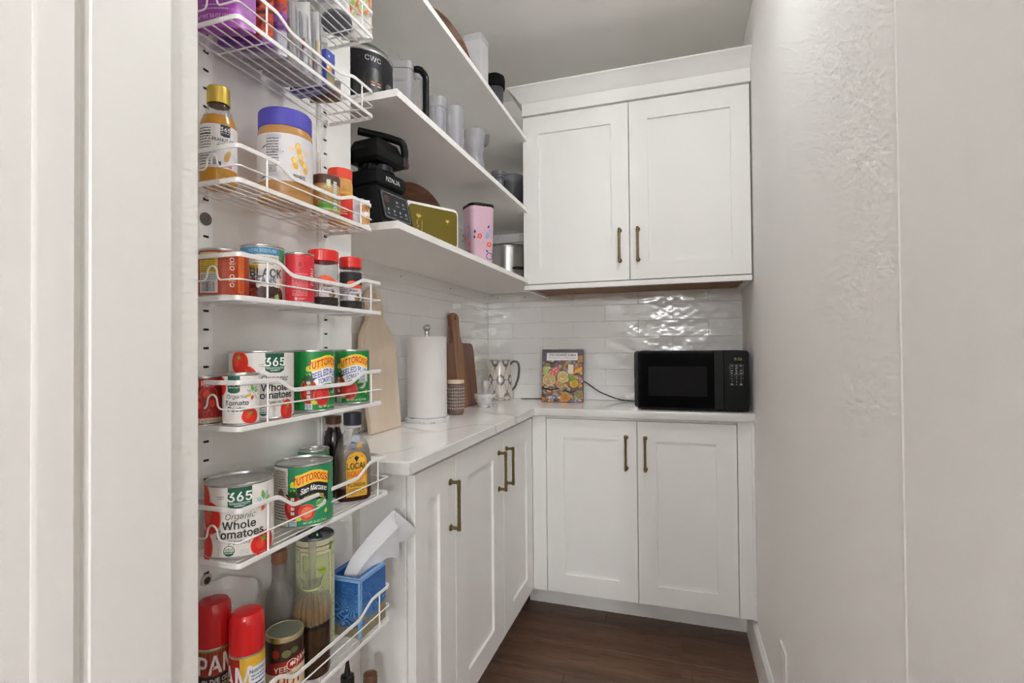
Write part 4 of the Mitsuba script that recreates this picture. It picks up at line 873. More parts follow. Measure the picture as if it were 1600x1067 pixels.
def whole_tomatoes(h, s=1.0):
    P = Print(); top = h - .0040
    shield(P, 0, top - .030 * s, top, .031 * s, DKG); P.text('365', 0, top - .0195 * s, .0125 * s, (240, 240, 236), 3); P.text('WHOLE FOODS', 0, top - .0240 * s, .0026 * s, (230, 234, 230), 3); P.text('MARKET', 0, top - .0275 * s, .0026 * s, (230, 234, 230), 3)
    P.text('Organic', 0, h * .535, .0078 * s, (60, 70, 66), 3, bold=False, slant=.22)
    P.text('Whole', -.001, h * .405, .0105 * s, INK, 7); P.text('Tomatoes', -.001, h * .285, .0105 * s, INK, 7, sx=.98); P.text('Peeled', -.001, h * .195, .0062 * s, (70, 70, 70), 3, bold=False)
    P.tomato(-.060 * s, h * .80, .016 * s, .021 * s, 1); P.tomato(-.043 * s, h * .55, .017 * s, .022 * s, 1); P.tomato(-.057 * s, h * .16, .018 * s, .022 * s, 1); P.tomato(.033 * s, h * .13, .019 * s, .017 * s)
    sprig(P, .034 * s, h * .70, s); usda(P, -.014 * s, h * .115, .0074 * s); P.small(-.030 * s, h * .80, -.020 * s, h * .86, 2, (160, 160, 160), 2, 1); P.small(0, h * .05, .012 * s, h * .12, 3, (190, 190, 188), 2, 2)
    return P
def wavy(a, b, w, ph=0): return lambda u: b * np.sin(u * w + ph)
def tuttorosso(h, words, dark, rot_off=0.0, green=(20, 122, 56)):
    P = Print(); u0 = rot_off
    def band(lo, hi, col, layer, u1=-.026, u2=.030, amp=.0040):
        us = np.linspace(u1, u2, 17); c = [amp * math.sin((u + .012) * 95) for u in us]
        P.pts([(u0 + u, lo + q) for u, q in zip(us, c)] + [(u0 + u, hi + q) for u, q in zip(us[::-1], c[::-1])], col, layer)
    wf = lambda U: .0040 * np.sin((U - u0 + .012) * 95)
    P.leaf(u0 - .034, h * .66, .014, .005, 40, (210, 204, 60), 2); P.leaf(u0 - .034, h * .60, .012, .004, -20, (150, 190, 60), 2)
    if dark: band(h * .40, h * .70, (24, 26, 26), 3, -.023)
    else: band(h * .42, h * .70, (238, 238, 240), 3, -.025)
    band(h * .68, h * .875, (238, 208, 66), 4); band(h * .695, h * .855, (242, 176, 60), 5, -.025)
    P.text('TUTTOROSSO', u0 + .002, h * .725, h * .105, (176, 46, 30), 6, sx=.62, warp=wf)
    if dark:
        P.text('San Marzano', u0 + .004, h * .555, h * .085, (238, 238, 236), 5, sx=.60, slant=.18, warp=wf); P.text('TOMATOES', u0 + .004, h * .435, h * .06, (226, 206, 120), 5, sx=.7, warp=wf)
    else:
        P.text(words[0], u0 + .002, h * .555, h * .098, (66, 74, 150), 5, sx=.58, warp=wf); P.text(words[1], u0 + .004, h * .445, h * .080, (86, 92, 156), 5, sx=.58, warp=wf)
    P.tomato(u0 - .030, h * .33, .0135, .0205, 4, col=(150, 34, 30)); 
    for a in (60, 90, 120, 160, 20): P.leaf(u0 - .030, h * .50, .013, .0028, a, (32, 70, 36), 8)
    for i in range(4): P.rect(u0 - .033, h * (.22 + .075 * i), u0 - .027, h * (.27 + .075 * i), (196, 206, 196), 9)
    if dark: P.tomato(u0 - .008, h * .25, .0125, .0125, 5, leaf=False, col=(206, 60, 40)); P.ell(u0 - .008, h * .25, .009, .009, (226, 120, 84), 8); P.leaf(u0 + .004, h * .34, .024, .0035, 25, (90, 150, 60), 6); P.ell(u0 + .016, h * .36, .010, .007, (206, 210, 200), 5)
    else: P.tomato(u0 - .008, h * .255, .0135, .0165, 5, leaf=False, col=(186, 44, 44)); P.leaf(u0 + .004, h * .33, .016, .004, 15, (40, 84, 40), 6); P.ell(u0 + .016, h * .37, .009, .010, (170, 176, 170), 4); P.leaf(u0 + .010, h * .22, .018, .004, 10, (52, 96, 48), 6)
    P.leaf(u0 - .016, h * .14, .012, .004, 160, (200, 206, 60), 6); P.leaf(u0 + .024, h * .17, .010, .003, 80, (214, 196, 80), 6)
    P.rect(u0 - .036, h * .045, u0 - .024, h * .135, (206, 214, 216), 4); P.text('NON', u0 - .030, h * .09, .003, (60, 80, 110), 5); P.text('GMO', u0 - .030, h * .055, .003, (70, 110, 160), 5)
    P.text('NET WT 28 OZ (794g)', u0 + .006, h * .065, .0034, (214, 226, 190), 4, sx=.8)
    return P
z5 = [z + .0014 for z in FLOORZ]      # tops of the basket floors' wires

# basket with the large white can (fifth from the top in view)
h = .1045
can('tomato_can', 'large white can of whole tomatoes with a silver top, above the spray cans', -.6246, .5976, z5[5], .0456, h, whole_tomatoes(h), (222, 219, 214))
h = .1035
P = tuttorosso(h, None, True, .012); P.rect(-.078, .004, -.026, h - .004, (206, 204, 196), 1); P.small(-.060, .012, -.028, .05, 8, (110, 108, 112), 2, 5); P.small(-.058, .058, -.030, .095, 9, (150, 150, 146), 2, 6); P.ell(-.040, .055, .007, .009, (120, 100, 90), 3)
can('tomato_can', 'large green can of san marzano tomatoes, beside the large white can', -.6185, .7277, z5[5], .0468, h, P, (34, 128, 84))
P = Print(); P.rect(-.02, .02, .02, .08, (200, 60, 40))
can('tomato_can', 'plain topped can mostly hidden behind the large green can', -.655, .797, z5[5], .0275, .1085, P, (60, 120, 80))
# honey bottle
hb = thing('honey_bottle', 'clear flat honey bottle with a dark blue cap and yellow label, half empty', 'bottle')
X, Y, Z = -.6125, .858, z5[5]; A = facing(X, Y) + math.radians(16)
def oval(sections, n=48, a=.034, b=.025, e=.62):
    th = np.linspace(0, 2 * math.pi, n, endpoint=False); ring = np.c_[np.sign(np.cos(th)) * np.abs(np.cos(th)) ** e, np.sign(np.sin(th)) * np.abs(np.sin(th)) ** e]; circ = np.c_[np.cos(th), np.sin(th)]
    V, F = [], []
    for sx, sy, rd, zz in sections:
        q = ring * (1 - rd) + circ * rd; V += [(x * b * sx, y * a * sy, zz) for x, y in q]
    for i in range(len(sections) - 1):
        for k in range(n): w = (k + 1) % n; F += [(i * n + k, i * n + w, i * n + n + w), (i * n + k, i * n + n + w, i * n + n + k)]
    return trimesh.Trimesh(np.array(V), np.array(F), process=False)
def H(m): return move(m, X, Y, Z, A)
put('bottle_wall', H(oval([(1.01, 1.01, .1, .0255), (1.02, 1.02, .1, .04), (1, 1, .15, .085), (.93, .86, .4, .105), (.72, .55, .8, .128), (.60, .44, 1, .137), (.60, .44, 1, .146)])), GLASS, hb, smooth=45)
put('honey', H(oval([(.02, .02, 1, .001), (.86, .9, .2, .001), (1, 1, .1, .006), (1.01, 1.01, .1, .0255), (.98, .98, .1, .0265), (.02, .02, .1, .0268)])), GLOSS, hb, col=(58, 22, 12), smooth=45, label='dark honey in the bottom')
put('honey_film', H(oval([(.975, .975, .1, .027), (.985, .985, .1, .055), (.965, .965, .15, .082), (.90, .83, .4, .103)])), mat('mat_honey_film', {'type': 'blendbsdf', 'weight': 0.55, 'a': {'type': 'thindielectric', 'int_ior': 1.3}, 'b': two(prin((0.26, 0.20, 0.15), 0.5, 0.3))}), hb, smooth=45)
put('cap', H(lathe([(.0162, .146), (.0172, .1465), (.0172, .166), (.016, .1695), (0, .170)], 60, lambda t, r, z: 1 + (.012 if z < .167 else 0) * math.cos(30 * t))), SATIN, hb, col=(30, 32, 48)); put('neck_ring', H(lathe([(.0150, .140), (.0168, .141), (.0168, .1445), (.0150, .1455)], 40)), GLOSS, hb, col=(190, 190, 192))
P = Print(); arch = sg.box(-.021, .010, .021, .076).union(sa.translate(sa.scale(sg.Point(0, 0).buffer(1, quad_segs=10), .021, .021), 0, .076)); YL = (226, 172, 56)
P.poly(arch, (84, 62, 30), 1); P.poly(arch.buffer(-.0009), YL, 2); P.poly(arch.buffer(-.0026).difference(arch.buffer(-.0032)), (120, 84, 30), 3)
P.text('RAW & UNFILTERED', 0, .0815, .0028, (120, 90, 40), 3, sx=.75, bold=False, warp=lambda U: .006 - 18 * U ** 2); P.text('LOCAL', 0, .0640, .0112, (60, 46, 34), 3, sx=.76); P.text('SOUTH', 0, .0490, .0110, (214, 96, 36), 3, sx=.70); P.text('FLORIDA', 0, .0300, .0062, (70, 54, 34), 3, sx=.9); P.text('HONEY', 0, .0400, .0058, (206, 110, 46), 3, sx=.9)
P.small(-.015, .014, .015, .027, 4, (120, 90, 40), 3, 8)
P.ell(-.006, .1075, .0072, .0078, (62, 70, 104), 2); P.text('TRUE', -.006, .108, .0032, (200, 205, 220), 3); P.text('SOURCE', -.006, .104, .0026, (200, 205, 220), 3); P.rect(.001, .1035, .0125, .1125, (206, 160, 60), 2); P.rect(-.007, .1135, .008, .1250, (168, 182, 200), 1)
rr_ = lambda u, v: .0263 - .0022 * (np.abs(u) / .021) ** 3 - np.where(v > .085, (v - .085) * .23, 0)
def honeymap(u, v, l):
    d = rr_(u, v) + l + .0003; c, s = math.cos(A), math.sin(A); return np.c_[X + d * c - u * s, Y + d * s + u * c, Z + v]
P.outward = lambda c: np.tile([math.cos(A), math.sin(A), 0], (len(c), 1))
pm, pcx = P.mesh(honeymap); put('label_sheet', pm, SATIN, hb, col=pcx, label='yellow arched label')
sy = thing('syrup_bottle', 'dark syrup bottle with a brown screw cap, behind the honey bottle', 'bottle')
put('bottle_wall', lathe([(0, 0), (.018, 0), (.0192, .003), (.0195, .10), (.0185, .118), (.0135, .132), (.0118, .137), (.0118, .142)], 40, at=(-.664, .867, z5[5])), GLOSS, sy, col=(22, 13, 10)); put('neck', lathe([(.0120, .1385), (.0128, .139), (.0128, .144), (.0120, .1445)], 32, at=(-.664, .867, z5[5])), GLOSS, sy, col=(176, 160, 150))
put('cap', lathe([(.0148, .1445), (.0153, .145), (.0153, .158), (.0145, .160), (0, .1602)], 50, lambda t, r, z: 1 + .012 * math.cos(25 * t), at=(-.664, .867, z5[5])), SATIN, sy, col=(84, 54, 34))

# tomato paste and tomato cans (fourth)
h = .0700
P = Print(); P.rect(-.04, h - .017, .04, h - .0045, (176, 32, 36), 1); P.text('HUNTS FIRE', -.004, h - .0145, .0080, (226, 214, 210), 2, sx=.7)
P = Print(); P.rect(-.06, h - .016, .06, h - .0045, (166, 34, 38), 1); P.text('FIRE ROASTED', .004, h - .0140, .0070, (222, 206, 200), 2, sx=.75)
for u, v in ((-.016, .036), (.006, .044), (.014, .030), (-.004, .028), (-.026, .044)): P.tomato(u, v, .011, .011, 1, leaf=False, col=(150, 40, 32))
P.rect(-.06, .0105, .06, .0205, (172, 44, 44), 9); P.text('TOMATO', .002, .0125, .0062, (120, 26, 26), 10); P.rect(-.06, .0036, .06, .0105, (196, 180, 152), 9); P.text('NET WT 6 OZ (170g)', .0, .0050, .0034, (90, 84, 70), 10, sx=.8)
can('tomato_paste_can', 'small dark red tomato can half hidden by the wall corner', -.655, .5633, z5[4], .0243, h, P, (128, 26, 24))
h = .0735
P = Print(); top = h - .0036
shield(P, -.0095, top - .024, top, .0165, DKG); P.text('365', -.0095, top - .013, .0072, (240, 240, 236), 3); P.text('WHOLE FOODS', -.0095, top - .0170, .0019, (220, 226, 220), 3)
P.text('Organic', -.006, .0385, .0056, (60, 70, 66), 3, bold=False, slant=.2); P.text('Tomato', -.006, .0290, .0064, INK, 3); P.text('Paste', -.006, .0205, .0064, INK, 3)
sprig(P, .0165, .045, .72); P.tomato(.0125, .0125, .0115, .0105); P.tomato(-.030, .055, .009, .012)
can('tomato_paste_can', 'small white tomato paste can with a green badge, in front of the taller can', -.6028, .5789, z5[4], .0238, h, P, (224, 221, 217))
h = .1055
P = whole_tomatoes(h, .95); P2 = Print()
P = Print(); top = h - .004; o = .019
shield(P, o, top - .030, top, .029, DKG); P.text('365', o, top - .0195, .0125, (240, 240, 236), 3); P.text('WHOLE FOODS', o, top - .0240, .0026, (230, 234, 230), 3); P.text('MARKET', o, top - .0275, .0026, (230, 234, 230), 3)
P.text('Organic', o, .0590, .0085, (60, 70, 66), 7, bold=False, slant=.22); P.text('Whole', o, .0440, .0100, INK, 7); P.text('Tomatoes', o, .0325, .0100, INK, 7, sx=.95); P.text('Peeled', o, .0235, .0062, (70, 70, 70), 3, bold=False)
P.tomato(-.034, .0880, .0145, .0165, 1); P.tomato(-.022, .0640, .0155, .0180, 1); P.tomato(-.040, .040, .014, .02, 1); P.tomato(.040, .012, .0125, .0165); usda(P, .002, .0130, .0068); P.small(-.004, .080, .006, .086, 2, (170, 150, 160), 2, 1)
can('tomato_can', 'tall white can of whole tomatoes between the paste can and the green cans', -.632, .6481, z5[4], .0466, h, P, (222, 219, 215))
h = .1062
can('tomato_can', 'green can of peeled plum tomatoes next to the tall white can', -.6115, .7440, z5[4], .0338, h, tuttorosso(h, ('PEELED PLUM', 'TOMATOES'), False, .022), (18, 122, 54))
can('tomato_can', 'green can of peeled plum tomatoes at the far end of its basket', -.620, .8670, z5[4], .0334, h, tuttorosso(h, ('PEELED PLUM', 'TOMATOES'), False, .004), (18, 122, 54))

# beans, pink can and spice jars (third)
h = .0700
P = Print(); P.rect(-.038, .006, -.008, h - .006, (214, 196, 190), 1); P.rect(-.0372, .0345, -.0088, h - .0068, (206, 176, 60), 2); P.rect(-.0372, .0068, -.0088, .034, (200, 198, 198), 2); P.small(-.035, .036, -.011, .058, 7, (140, 110, 30), 3, 2); P.bars(-.032, .008, -.012, .022, 16, (60, 60, 60), 3, 4); P.small(-.034, .024, -.011, .033, 3, (120, 120, 120), 3, 6)
for v in (.054, .042, .030, .018): P.ell(.010, v, .0032, .0032, (232, 220, 210), 2); P.ell(.010, v, .0022, .0022, (150, 60, 36), 3)
P.small(.006, .0225, .015, .0268, 2, (222, 200, 190), 2, 3); P.small(.006, .0465, .015, .0505, 2, (222, 200, 190), 2, 9); P.rect(.0185, .006, .029, h - .006, (214, 104, 44), 1); P.rect(.0205, .010, .027, .028, (190, 80, 40), 2)
can('sauce_can', 'orange red can with a yellow nutrition panel, at the near end beside the beans can', -.638, .5825, z5[2 + 1], .0325, h, P, (156, 58, 30))
h = .0925
P = Print(); P.rect(-.11, h - .0165, .11, h - .0046, (74, 132, 170), 1); P.text('LOW SODIUM', 0, h - .0125, .0050, (170, 206, 226), 2, sx=.9); P.rect(.026, h - .028, .040, h - .0046, (70, 140, 90), 3); P.text('SPROUTS', .002, h - .0265, .0070, (120, 130, 84), 2, sx=.9, bold=False); P.small(-.014, h - .0325, .016, h - .029, 1, (120, 140, 130), 2, 2)
P.rect(-.022, .049, -.006, .060, (226, 196, 80), 2); P.text('BEST', -.014, .052, .0056, (60, 60, 50), 3, sx=.8); P.text('BLACK', .006, .0405, .0130, (52, 78, 104), 4, sx=.86); P.text('BEANS', .002, .0300, .0092, (52, 78, 104), 4, sx=.9)
r = random.Random(9); P.pts([(-.030, .004), (.034, .004), (.034, .018), (.016, .026), (-.004, .020), (-.012, .026), (-.030, .020)], (44, 30, 26), 2)
for q in range(46): P.ell(r.uniform(-.010, .032), r.uniform(.006, .022), r.uniform(.0035, .0055), r.uniform(.0025, .004), r.choice([(58, 40, 34), (86, 62, 52), (34, 24, 22), (110, 84, 70)]), 3, r.uniform(0, 180))
for q in range(40): P.ell(r.uniform(-.030, -.010), r.uniform(.005, .022), .0025, .002, r.choice([(160, 60, 50), (120, 36, 34), (190, 90, 70)]), 4, r.uniform(0, 180))
P.rect(-.031, .0245, -.010, .0370, (118, 36, 44), 5); P.text('Seasoned', -.0205, .0285, .0044, (206, 170, 176), 6, bold=False, sx=.8); P.leaf(.020, .005, .010, .004, 70, (150, 190, 110), 6)
can('bean_can', 'white and blue can of black beans behind the orange red can', -.647, .6655, z5[3], .0325, h, P, (226, 222, 212))
h = .0840
P = Print(); P.strip = .003
ringp = sg.Point(0, .0640).buffer(.0078).difference(sg.Point(0, .0640).buffer(.0072)); P.poly(ringp, (130, 26, 34), 1); P.text('8', 0, .0605, .0072, (130, 26, 34), 2)
P.small(-.012, .0475, .012, .0495, 1, (230, 170, 176), 2, 5); P.small(-.013, .0240, .013, .0450, 7, (226, 150, 156), 2, 6); P.small(-.012, .0120, .012, .0220, 4, (226, 150, 156), 2, 7); P.ell(-.006, .0075, .0024, .0024, (230, 190, 190), 2); P.small(-.002, .0060, .008, .0090, 1, (230, 180, 186), 2, 8); P.small(.018, .030, .026, .060, 8, (232, 206, 206), 2, 11)
can('coconut_milk_can', 'slim coral red can with small white print, left of the red lidded jars', -.6018, .6995, z5[3], .0226, h, P, (196, 44, 54))
def spice(label, x, y, z, r, h, fill, rot=0):
    k = thing('spice_jar', label, 'jar'); lh = h * .20
    put('jar_wall', lathe([(r, fill - .001), (r, h - lh - .010), (r * .96, h - lh - .004), (r * .96, h - lh + .002)], 48, at=(x, y, z)), GLASS, k)
    put('contents', lathe([(0, .0005), (r * .93, .0005), (r, .004), (r, fill - .002), (r * .95, fill), (0, fill + .001)], 40, at=(x, y, z)), PEPPER, k, label='ground black pepper')
    put('lid', lathe([(r * 1.0, h - lh), (r * 1.035, h - lh + .001), (r * 1.035, h - .002), (r * .98, h), (0, h)], 48, at=(x, y, z)), GLOSS, k, col=(206, 40, 34))
    P = Print(); ul = r * 1.25
    P.rect(-ul, h * .165, ul, h * .475, (222, 218, 222), 0); P.pts([(-ul * .25, h * .475)] + [(u, h * (.50 + .045 * math.sin((u + .01) * 120))) for u in np.linspace(-ul * .25, ul, 12)] + [(ul, h * .40), (-ul * .25, h * .40)], (226, 92, 56), 2)
    P.rect(-ul * .25 - .0006, h * .165, -ul * .25 + .0002, h * .475, (60, 56, 60), 3); P.small(-ul * .92, h * .19, -ul * .34, h * .44, 6, (120, 116, 130), 2, 4); P.ell(ul * .55, h * .225, .0050, .0060, (96, 70, 56), 2); P.ell(ul * .42, h * .205, .004, .004, (150, 120, 90), 3); P.text('Black', ul * .25, h * .335, .0048, (80, 70, 74), 2); P.text('Pepper', ul * .25, h * .275, .0048, (80, 70, 74), 2)
    put_print('label_sheet', P.on_cyl(x, y, z, r + .0001, facing(x, y) + rot), k)
    return k
spice('red lidded pepper jar, the nearer and emptier of the two', -.6060, .7640, z5[3], .0255, .1010, .030)
spice('red lidded pepper jar, the further and fuller of the two', -.6005, .8370, z5[3], .0205, .1000, .072)

# oil and peanut butter (second)
ob = thing('oil_bottle', 'glass bottle of amber peanut oil with a gold cap', 'bottle')
X, Y, Z, r0 = -.645, .5795, z5[2], .0245
put('bottle_wall', lathe([(.0203, .1025), (.0150, .119), (.0130, .124), (.0130, .134)], 48, at=(X, Y, Z)), GLASS, ob)
put('oil', lathe([(0, .0005), (.0215, .0005), (r0, .004), (r0, .086), (.0235, .093), (.0202, .1030), (.0195, .1035), (0, .1035)], 48, at=(X, Y, Z)), GLOSS, ob, col=(176, 124, 30), label='amber oil')
put('cap', lathe([(.0146, .124), (.0152, .1245), (.0152, .1465), (.0142, .149), (0, .1492)], 80, lambda t, r, z: 1 + .012 * math.cos(40 * t) if .13 < z < .147 else 1, at=(X, Y, Z)), GOLDM, ob)
put('cap_ring', lathe([(.0150, .1235), (.0156, .124), (.0156, .1285), (.0150, .129)], 48, at=(X, Y, Z)), GOLDM, ob)
P = Print(); P.rect(-.036, .024, .036, .0875, (216, 212, 214), 0)
P.rect(-.031, .0245, -.0085, .087, (222, 220, 220), 1); P.small(-.030, .027, -.010, .083, 14, (96, 96, 98), 2, 3); P.rect(-.030, .0715, -.010, .0735, (40, 40, 40), 3); P.rect(-.030, .0455, -.010, .0465, (60, 60, 60), 3)
shield(P, .0090, .0700, .0872, .0135, (36, 38, 40), 2); P.text('365', .0090, .0780, .0056, (226, 226, 226), 3); P.text('WHOLE FOODS', .0090, .0745, .0017, (200, 200, 200), 3)
P.text('PEANUT OIL', .0075, .0625, .0048, (60, 62, 66), 3, sx=.8); P.small(.0, .0585, .015, .061, 1, (140, 140, 140), 2, 9)
P.leaf(.002, .050, .010, .003, 110, (120, 166, 70), 3); P.leaf(-.003, .046, .009, .003, 160, (176, 196, 214), 3); P.ell(.012, .044, .0034, .0075, (204, 166, 100), 3, -25); P.ell(.010, .038, .0034, .0042, (190, 150, 88), 4, -25); P.bars(-.007, .028, -.003, .037, 7, (70, 70, 74), 3, 2); P.rect(-.0015, .028, .0030, .033, (60, 70, 110), 3); P.ell(.015, .0285, .0035, .003, (196, 110, 120), 3)
put_print('label_sheet', P.on_cyl(X, Y, Z, r0 + .0001, facing(X, Y)), ob)
def pbjar(label, x, y, z, r, h, lidh, lidcol, pr, base, rim=.0, tan=(178, 132, 78)):
    k = thing('peanut_butter_jar', label, 'jar')
    put('jar_wall', lathe([(0, .0005), (r * .88, .0005), (r * .97, .003), (r, .010), (r, h - lidh - .014), (r * .985, h - lidh - .006), (r * .94, h - lidh - .001), (r * .94, h - lidh + .004), (0, h - lidh + .004)], 56, at=(x, y, z)), GLOSS, k, col=tan)
    put('lid', lathe([(r * .95, h - lidh), (r * .965, h - lidh + .0008), (r * .965, h - .0022), (r * .93, h), (0, h)], 150, lambda t, q, zz: 1 + .007 * math.cos(75 * t) if q > r * .96 else 1, at=(x, y, z)), SATIN, k, col=lidcol, smooth=60)
    if pr: put_print('label_sheet', pr.on_cyl(x, y, z, r + .0001, facing(x, y)), k)
    return k
P = Print(); P.rect(-.075, .031, .075, .1075, (212, 211, 214), 0)
P.small(-.030, .060, -.010, .100, 9, (110, 112, 120), 2, 2); P.small(-.029, .044, -.013, .056, 4, (80, 82, 88), 2, 3); P.rect(-.030, .098, -.006, .1045, (190, 196, 206), 1); P.text('NUTTY', -.012, .0745, .0040, (90, 92, 98), 3, bold=False, slant=.3)
P.ell(-.0285, .0395, .0020, .0020, (40, 40, 44), 3); P.pts([(-.040, .083), (-.030, .087), (-.030, .0885), (-.040, .0845)], (50, 50, 54), 3); P.pts([(-.040, .0345), (-.031, .037), (-.031, .0385), (-.040, .036)], (50, 50, 54), 3)
for u, v, a in ((.019, .090, -20), (.023, .074, 15), (.031, .062, -10), (.013, .066, 25)):
    P.ell(u, v, .0045, .0062, (222, 184, 96), 3, a); P.ell(u + .002, v - .0085, .0042, .0060, (214, 172, 84), 4, a); P.ell(u, v, .003, .0044, (230, 200, 120), 5, a)
for u, v in ((.008, .084), (.034, .082), (.012, .055), (.026, .050)): P.ell(u, v, .0048, .0040, (226, 204, 176), 2)
P.bars(.011, .032, .033, .0435, 18, (90, 88, 88), 3, 5)
pbjar('large jar of peanut butter with a blue purple lid and white label', -.6219, .6895, z5[2], .0427, .1505, .0290, (74, 70, 168), P, None)
P = Print(); P.pts([(-.030, .010)] + [(u, .018 + .006 * math.sin(u * 110 + 1.5)) for u in np.linspace(-.030, .030, 16)] + [(.030, .010)], (92, 150, 62), 1); P.pts([(-.030, .008), (.030, .008), (.030, .011), (-.030, .011)], (150, 190, 120), 2); P.text('Organic', -.004, .046, .0064, (226, 206, 170), 2, bold=False); P.text('jiffy nut', -.005, .0260, .0062, (224, 200, 160), 2, bold=False); P.rect(.013, .008, .020, .060, (202, 206, 196), 2); P.small(.0135, .010, .0195, .058, 12, (110, 130, 110), 3, 6); P.ell(-.020, .030, .006, .007, (190, 140, 60), 2); P.rect(.001, .050, .008, .062, (190, 210, 180), 2)
pbjar('small peanut butter jar with a brown lid and green label band', -.6040, .7697, z5[2], .0250, .0720, .0165, (84, 52, 48), P, None, tan=(176, 136, 84))
P = Print(); P.rect(-.036, .014, .036, .058, (214, 60, 40), 0); P.small(-.004, .020, .014, .034, 3, (240, 190, 150), 2, 3); P.rect(-.036, .060, .036, .066, (226, 176, 60), 1); P.pts([(-.02, .014), (.02, .014), (.02, .030), (0, .024), (-.02, .034)], (186, 36, 34), 1)
pbjar('peanut butter jar with a red orange lid and red label', -.6290, .8440, z5[2], .0240, .1120, .0200, (226, 72, 48), P, None, tan=(206, 150, 80))

def pouch(label, o, ux, w, h, th, colfn, lean=0.0, name='snack_pouch', gusset=True, m=FOIL, n=(22, 28), cat='pouch', group=None, seed=0):
    """filled pouch standing at o (bottom centre); ux: horizontal direction of its width"""
    k = thing(name, label, cat, group); ux = np.array([ux[0], ux[1], 0], float); ux /= np.linalg.norm(ux); nn = np.array([ux[1], -ux[0], 0])
    up = np.array([0, 0, 1]) * math.cos(lean) - nn * math.sin(lean); V, F, C = [], [], []
    nu, nv = n
    for s in (1, -1):
        for i in range(nv + 1):
            for j in range(nu + 1):
                a, t = j / nu, i / nv; prof = (1 - abs(2 * a - 1) ** 3) * ((1 - max(0, (t - .25) / .75) ** 1.6) if t > .25 else (.55 + .45 * t / .25 if gusset else math.sin(math.pi / 2 * min(1, t / .25))))
                wr = .0012 * (noise_np(a * 7 + seed, t * 9, s + seed) - .5) * (1 if .03 < a < .97 else 0)
                d = s * (th / 2 * prof * (0 if t > .93 else 1) + .0004) + wr
                V.append(np.array(o) + ux * ((a - .5) * w * (1 - .04 * prof)) + nn * d + up * (t * h)); C.append(lin(colfn(a if s > 0 else 1 - a, t, s)))
    b = (nv + 1) * (nu + 1)
    for s in (0, 1):
        for i in range(nv):
            for j in range(nu):
                q = s * b + i * (nu + 1) + j; f = [(q, q + 1, q + nu + 2), (q, q + nu + 2, q + nu + 1)]; F += f if s == 0 else [x[::-1] for x in f]
    for j in range(nu): F += [(j, b + j, b + j + 1), (j, b + j + 1, j + 1)]; q = nv * (nu + 1); F += [(q + j, q + j + 1, b + q + j + 1), (q + j, b + q + j + 1, b + q + j)]
    for i in range(nv):
        for e in (0, nu): q = i * (nu + 1) + e; F += [(q, q + nu + 1, b + q + nu + 1), (q, b + q + nu + 1, b + q)]
    put('film', trimesh.Trimesh(np.array(V), np.array(F), process=False), m, k, col=np.array(C), smooth=True)
    return k, (np.array(o), ux, nn, up)
def noise_np(x, y, z): return float(meshkit.noise(np.array([[x, y, z]]))[0])
def pouch_print(k, fr, P, w, h, th, name='front_print'):
    o, ux, nn, up = fr
    def fn(u, v, l):
        a = np.clip(u / w + .5, 0, 1); t = np.clip(v / h, 0, 1); prof = (1 - np.abs(2 * a - 1) ** 3) * np.where(t > .25, 1 - np.maximum(0, (t - .25) / .75) ** 1.6, .55 + .45 * t / .25)
        d = th / 2 * prof + .0011 + l; return o + u[:, None] * ux * .97 + d[:, None] * nn + v[:, None] * up
    P.outward = lambda c: np.tile(nn, (len(c), 1)); pm, pc = P.mesh(fn); put(name, pm, SATIN, k, col=pc)
# two small sachets at the far end of the second basket
k, fr = pouch('thin silver sachet between the red lidded peanut butter jar and the basket end', (-.6015, .8600, z5[2]), (.80, .60), .026, .060, .006, lambda a, t, s: (176, 178, 184) if t > .2 else (120, 116, 120), name='sachet', gusset=False, n=(8, 14))
k, fr = pouch('thin white sachet with a nut picture at the far end of its basket', (-.5865, .8655, z5[2]), (.78, .62), .018, .056, .004, lambda a, t, s: ((206, 170, 110) if (int(a * 7) + int(t * 9)) % 2 else (170, 110, 60)) if .1 < t < .45 or .55 < t < .85 else (226, 222, 216), name='sachet', gusset=False, n=(14, 20))

# top baskets: pouches, seasoning packets, carton, canister
def berry(a, t, s):
    if a < .30 or t < .10: return (112, 56, 140)
    q = noise_np(a * 24, t * 30, 3); return (60, 24, 22) if q < .35 else (176, 60, 40) if q < .65 else (206, 96, 66)
Zt = z5[1]
k, fr = pouch('purple stand up snack pouch at the near end of the packed basket', (-.627, .5775, Zt), (.93, .37), .084, .120, .030, lambda a, t, s: (150, 66, 156) if a + t * .25 < .80 else (176, 120, 190))
P = Print(); P.strip = .004; P.text('NET WT 14 OZ (397g)', -.012, .0145, .0050, (226, 200, 230), 1, sx=.85); P.small(-.030, .024, .010, .034, 2, (196, 150, 206), 1, 4); pouch_print(k, fr, P, .084, .120, .030)
k, fr = pouch('pouch of dried red berries behind the purple pouch', (-.628, .6130, Zt), (.93, .37), .084, .125, .022, berry)
def spice_p(a, t, s):
    if t < .33: return (186, 184, 196)
    if a < .35 and t < .55: return (66, 116, 60)
    q = noise_np(a * 20, t * 26, 8); return (110, 60, 130) if q < .45 else (150, 90, 160) if t < .6 else (190, 76, 50)
k, fr = pouch('pouch with green and purple print and a pale lower part, third in the packed basket', (-.628, .6420, Zt), (.93, .37), .084, .120, .018, spice_p)
P = Print(); P.strip = .004; P.small(-.034, .022, .022, .036, 4, (90, 84, 110), 1, 7); P.small(-.03, .042, .03, .054, 2, (70, 40, 90), 1, 8); pouch_print(k, fr, P, .084, .120, .018)
rp = random.Random(12)
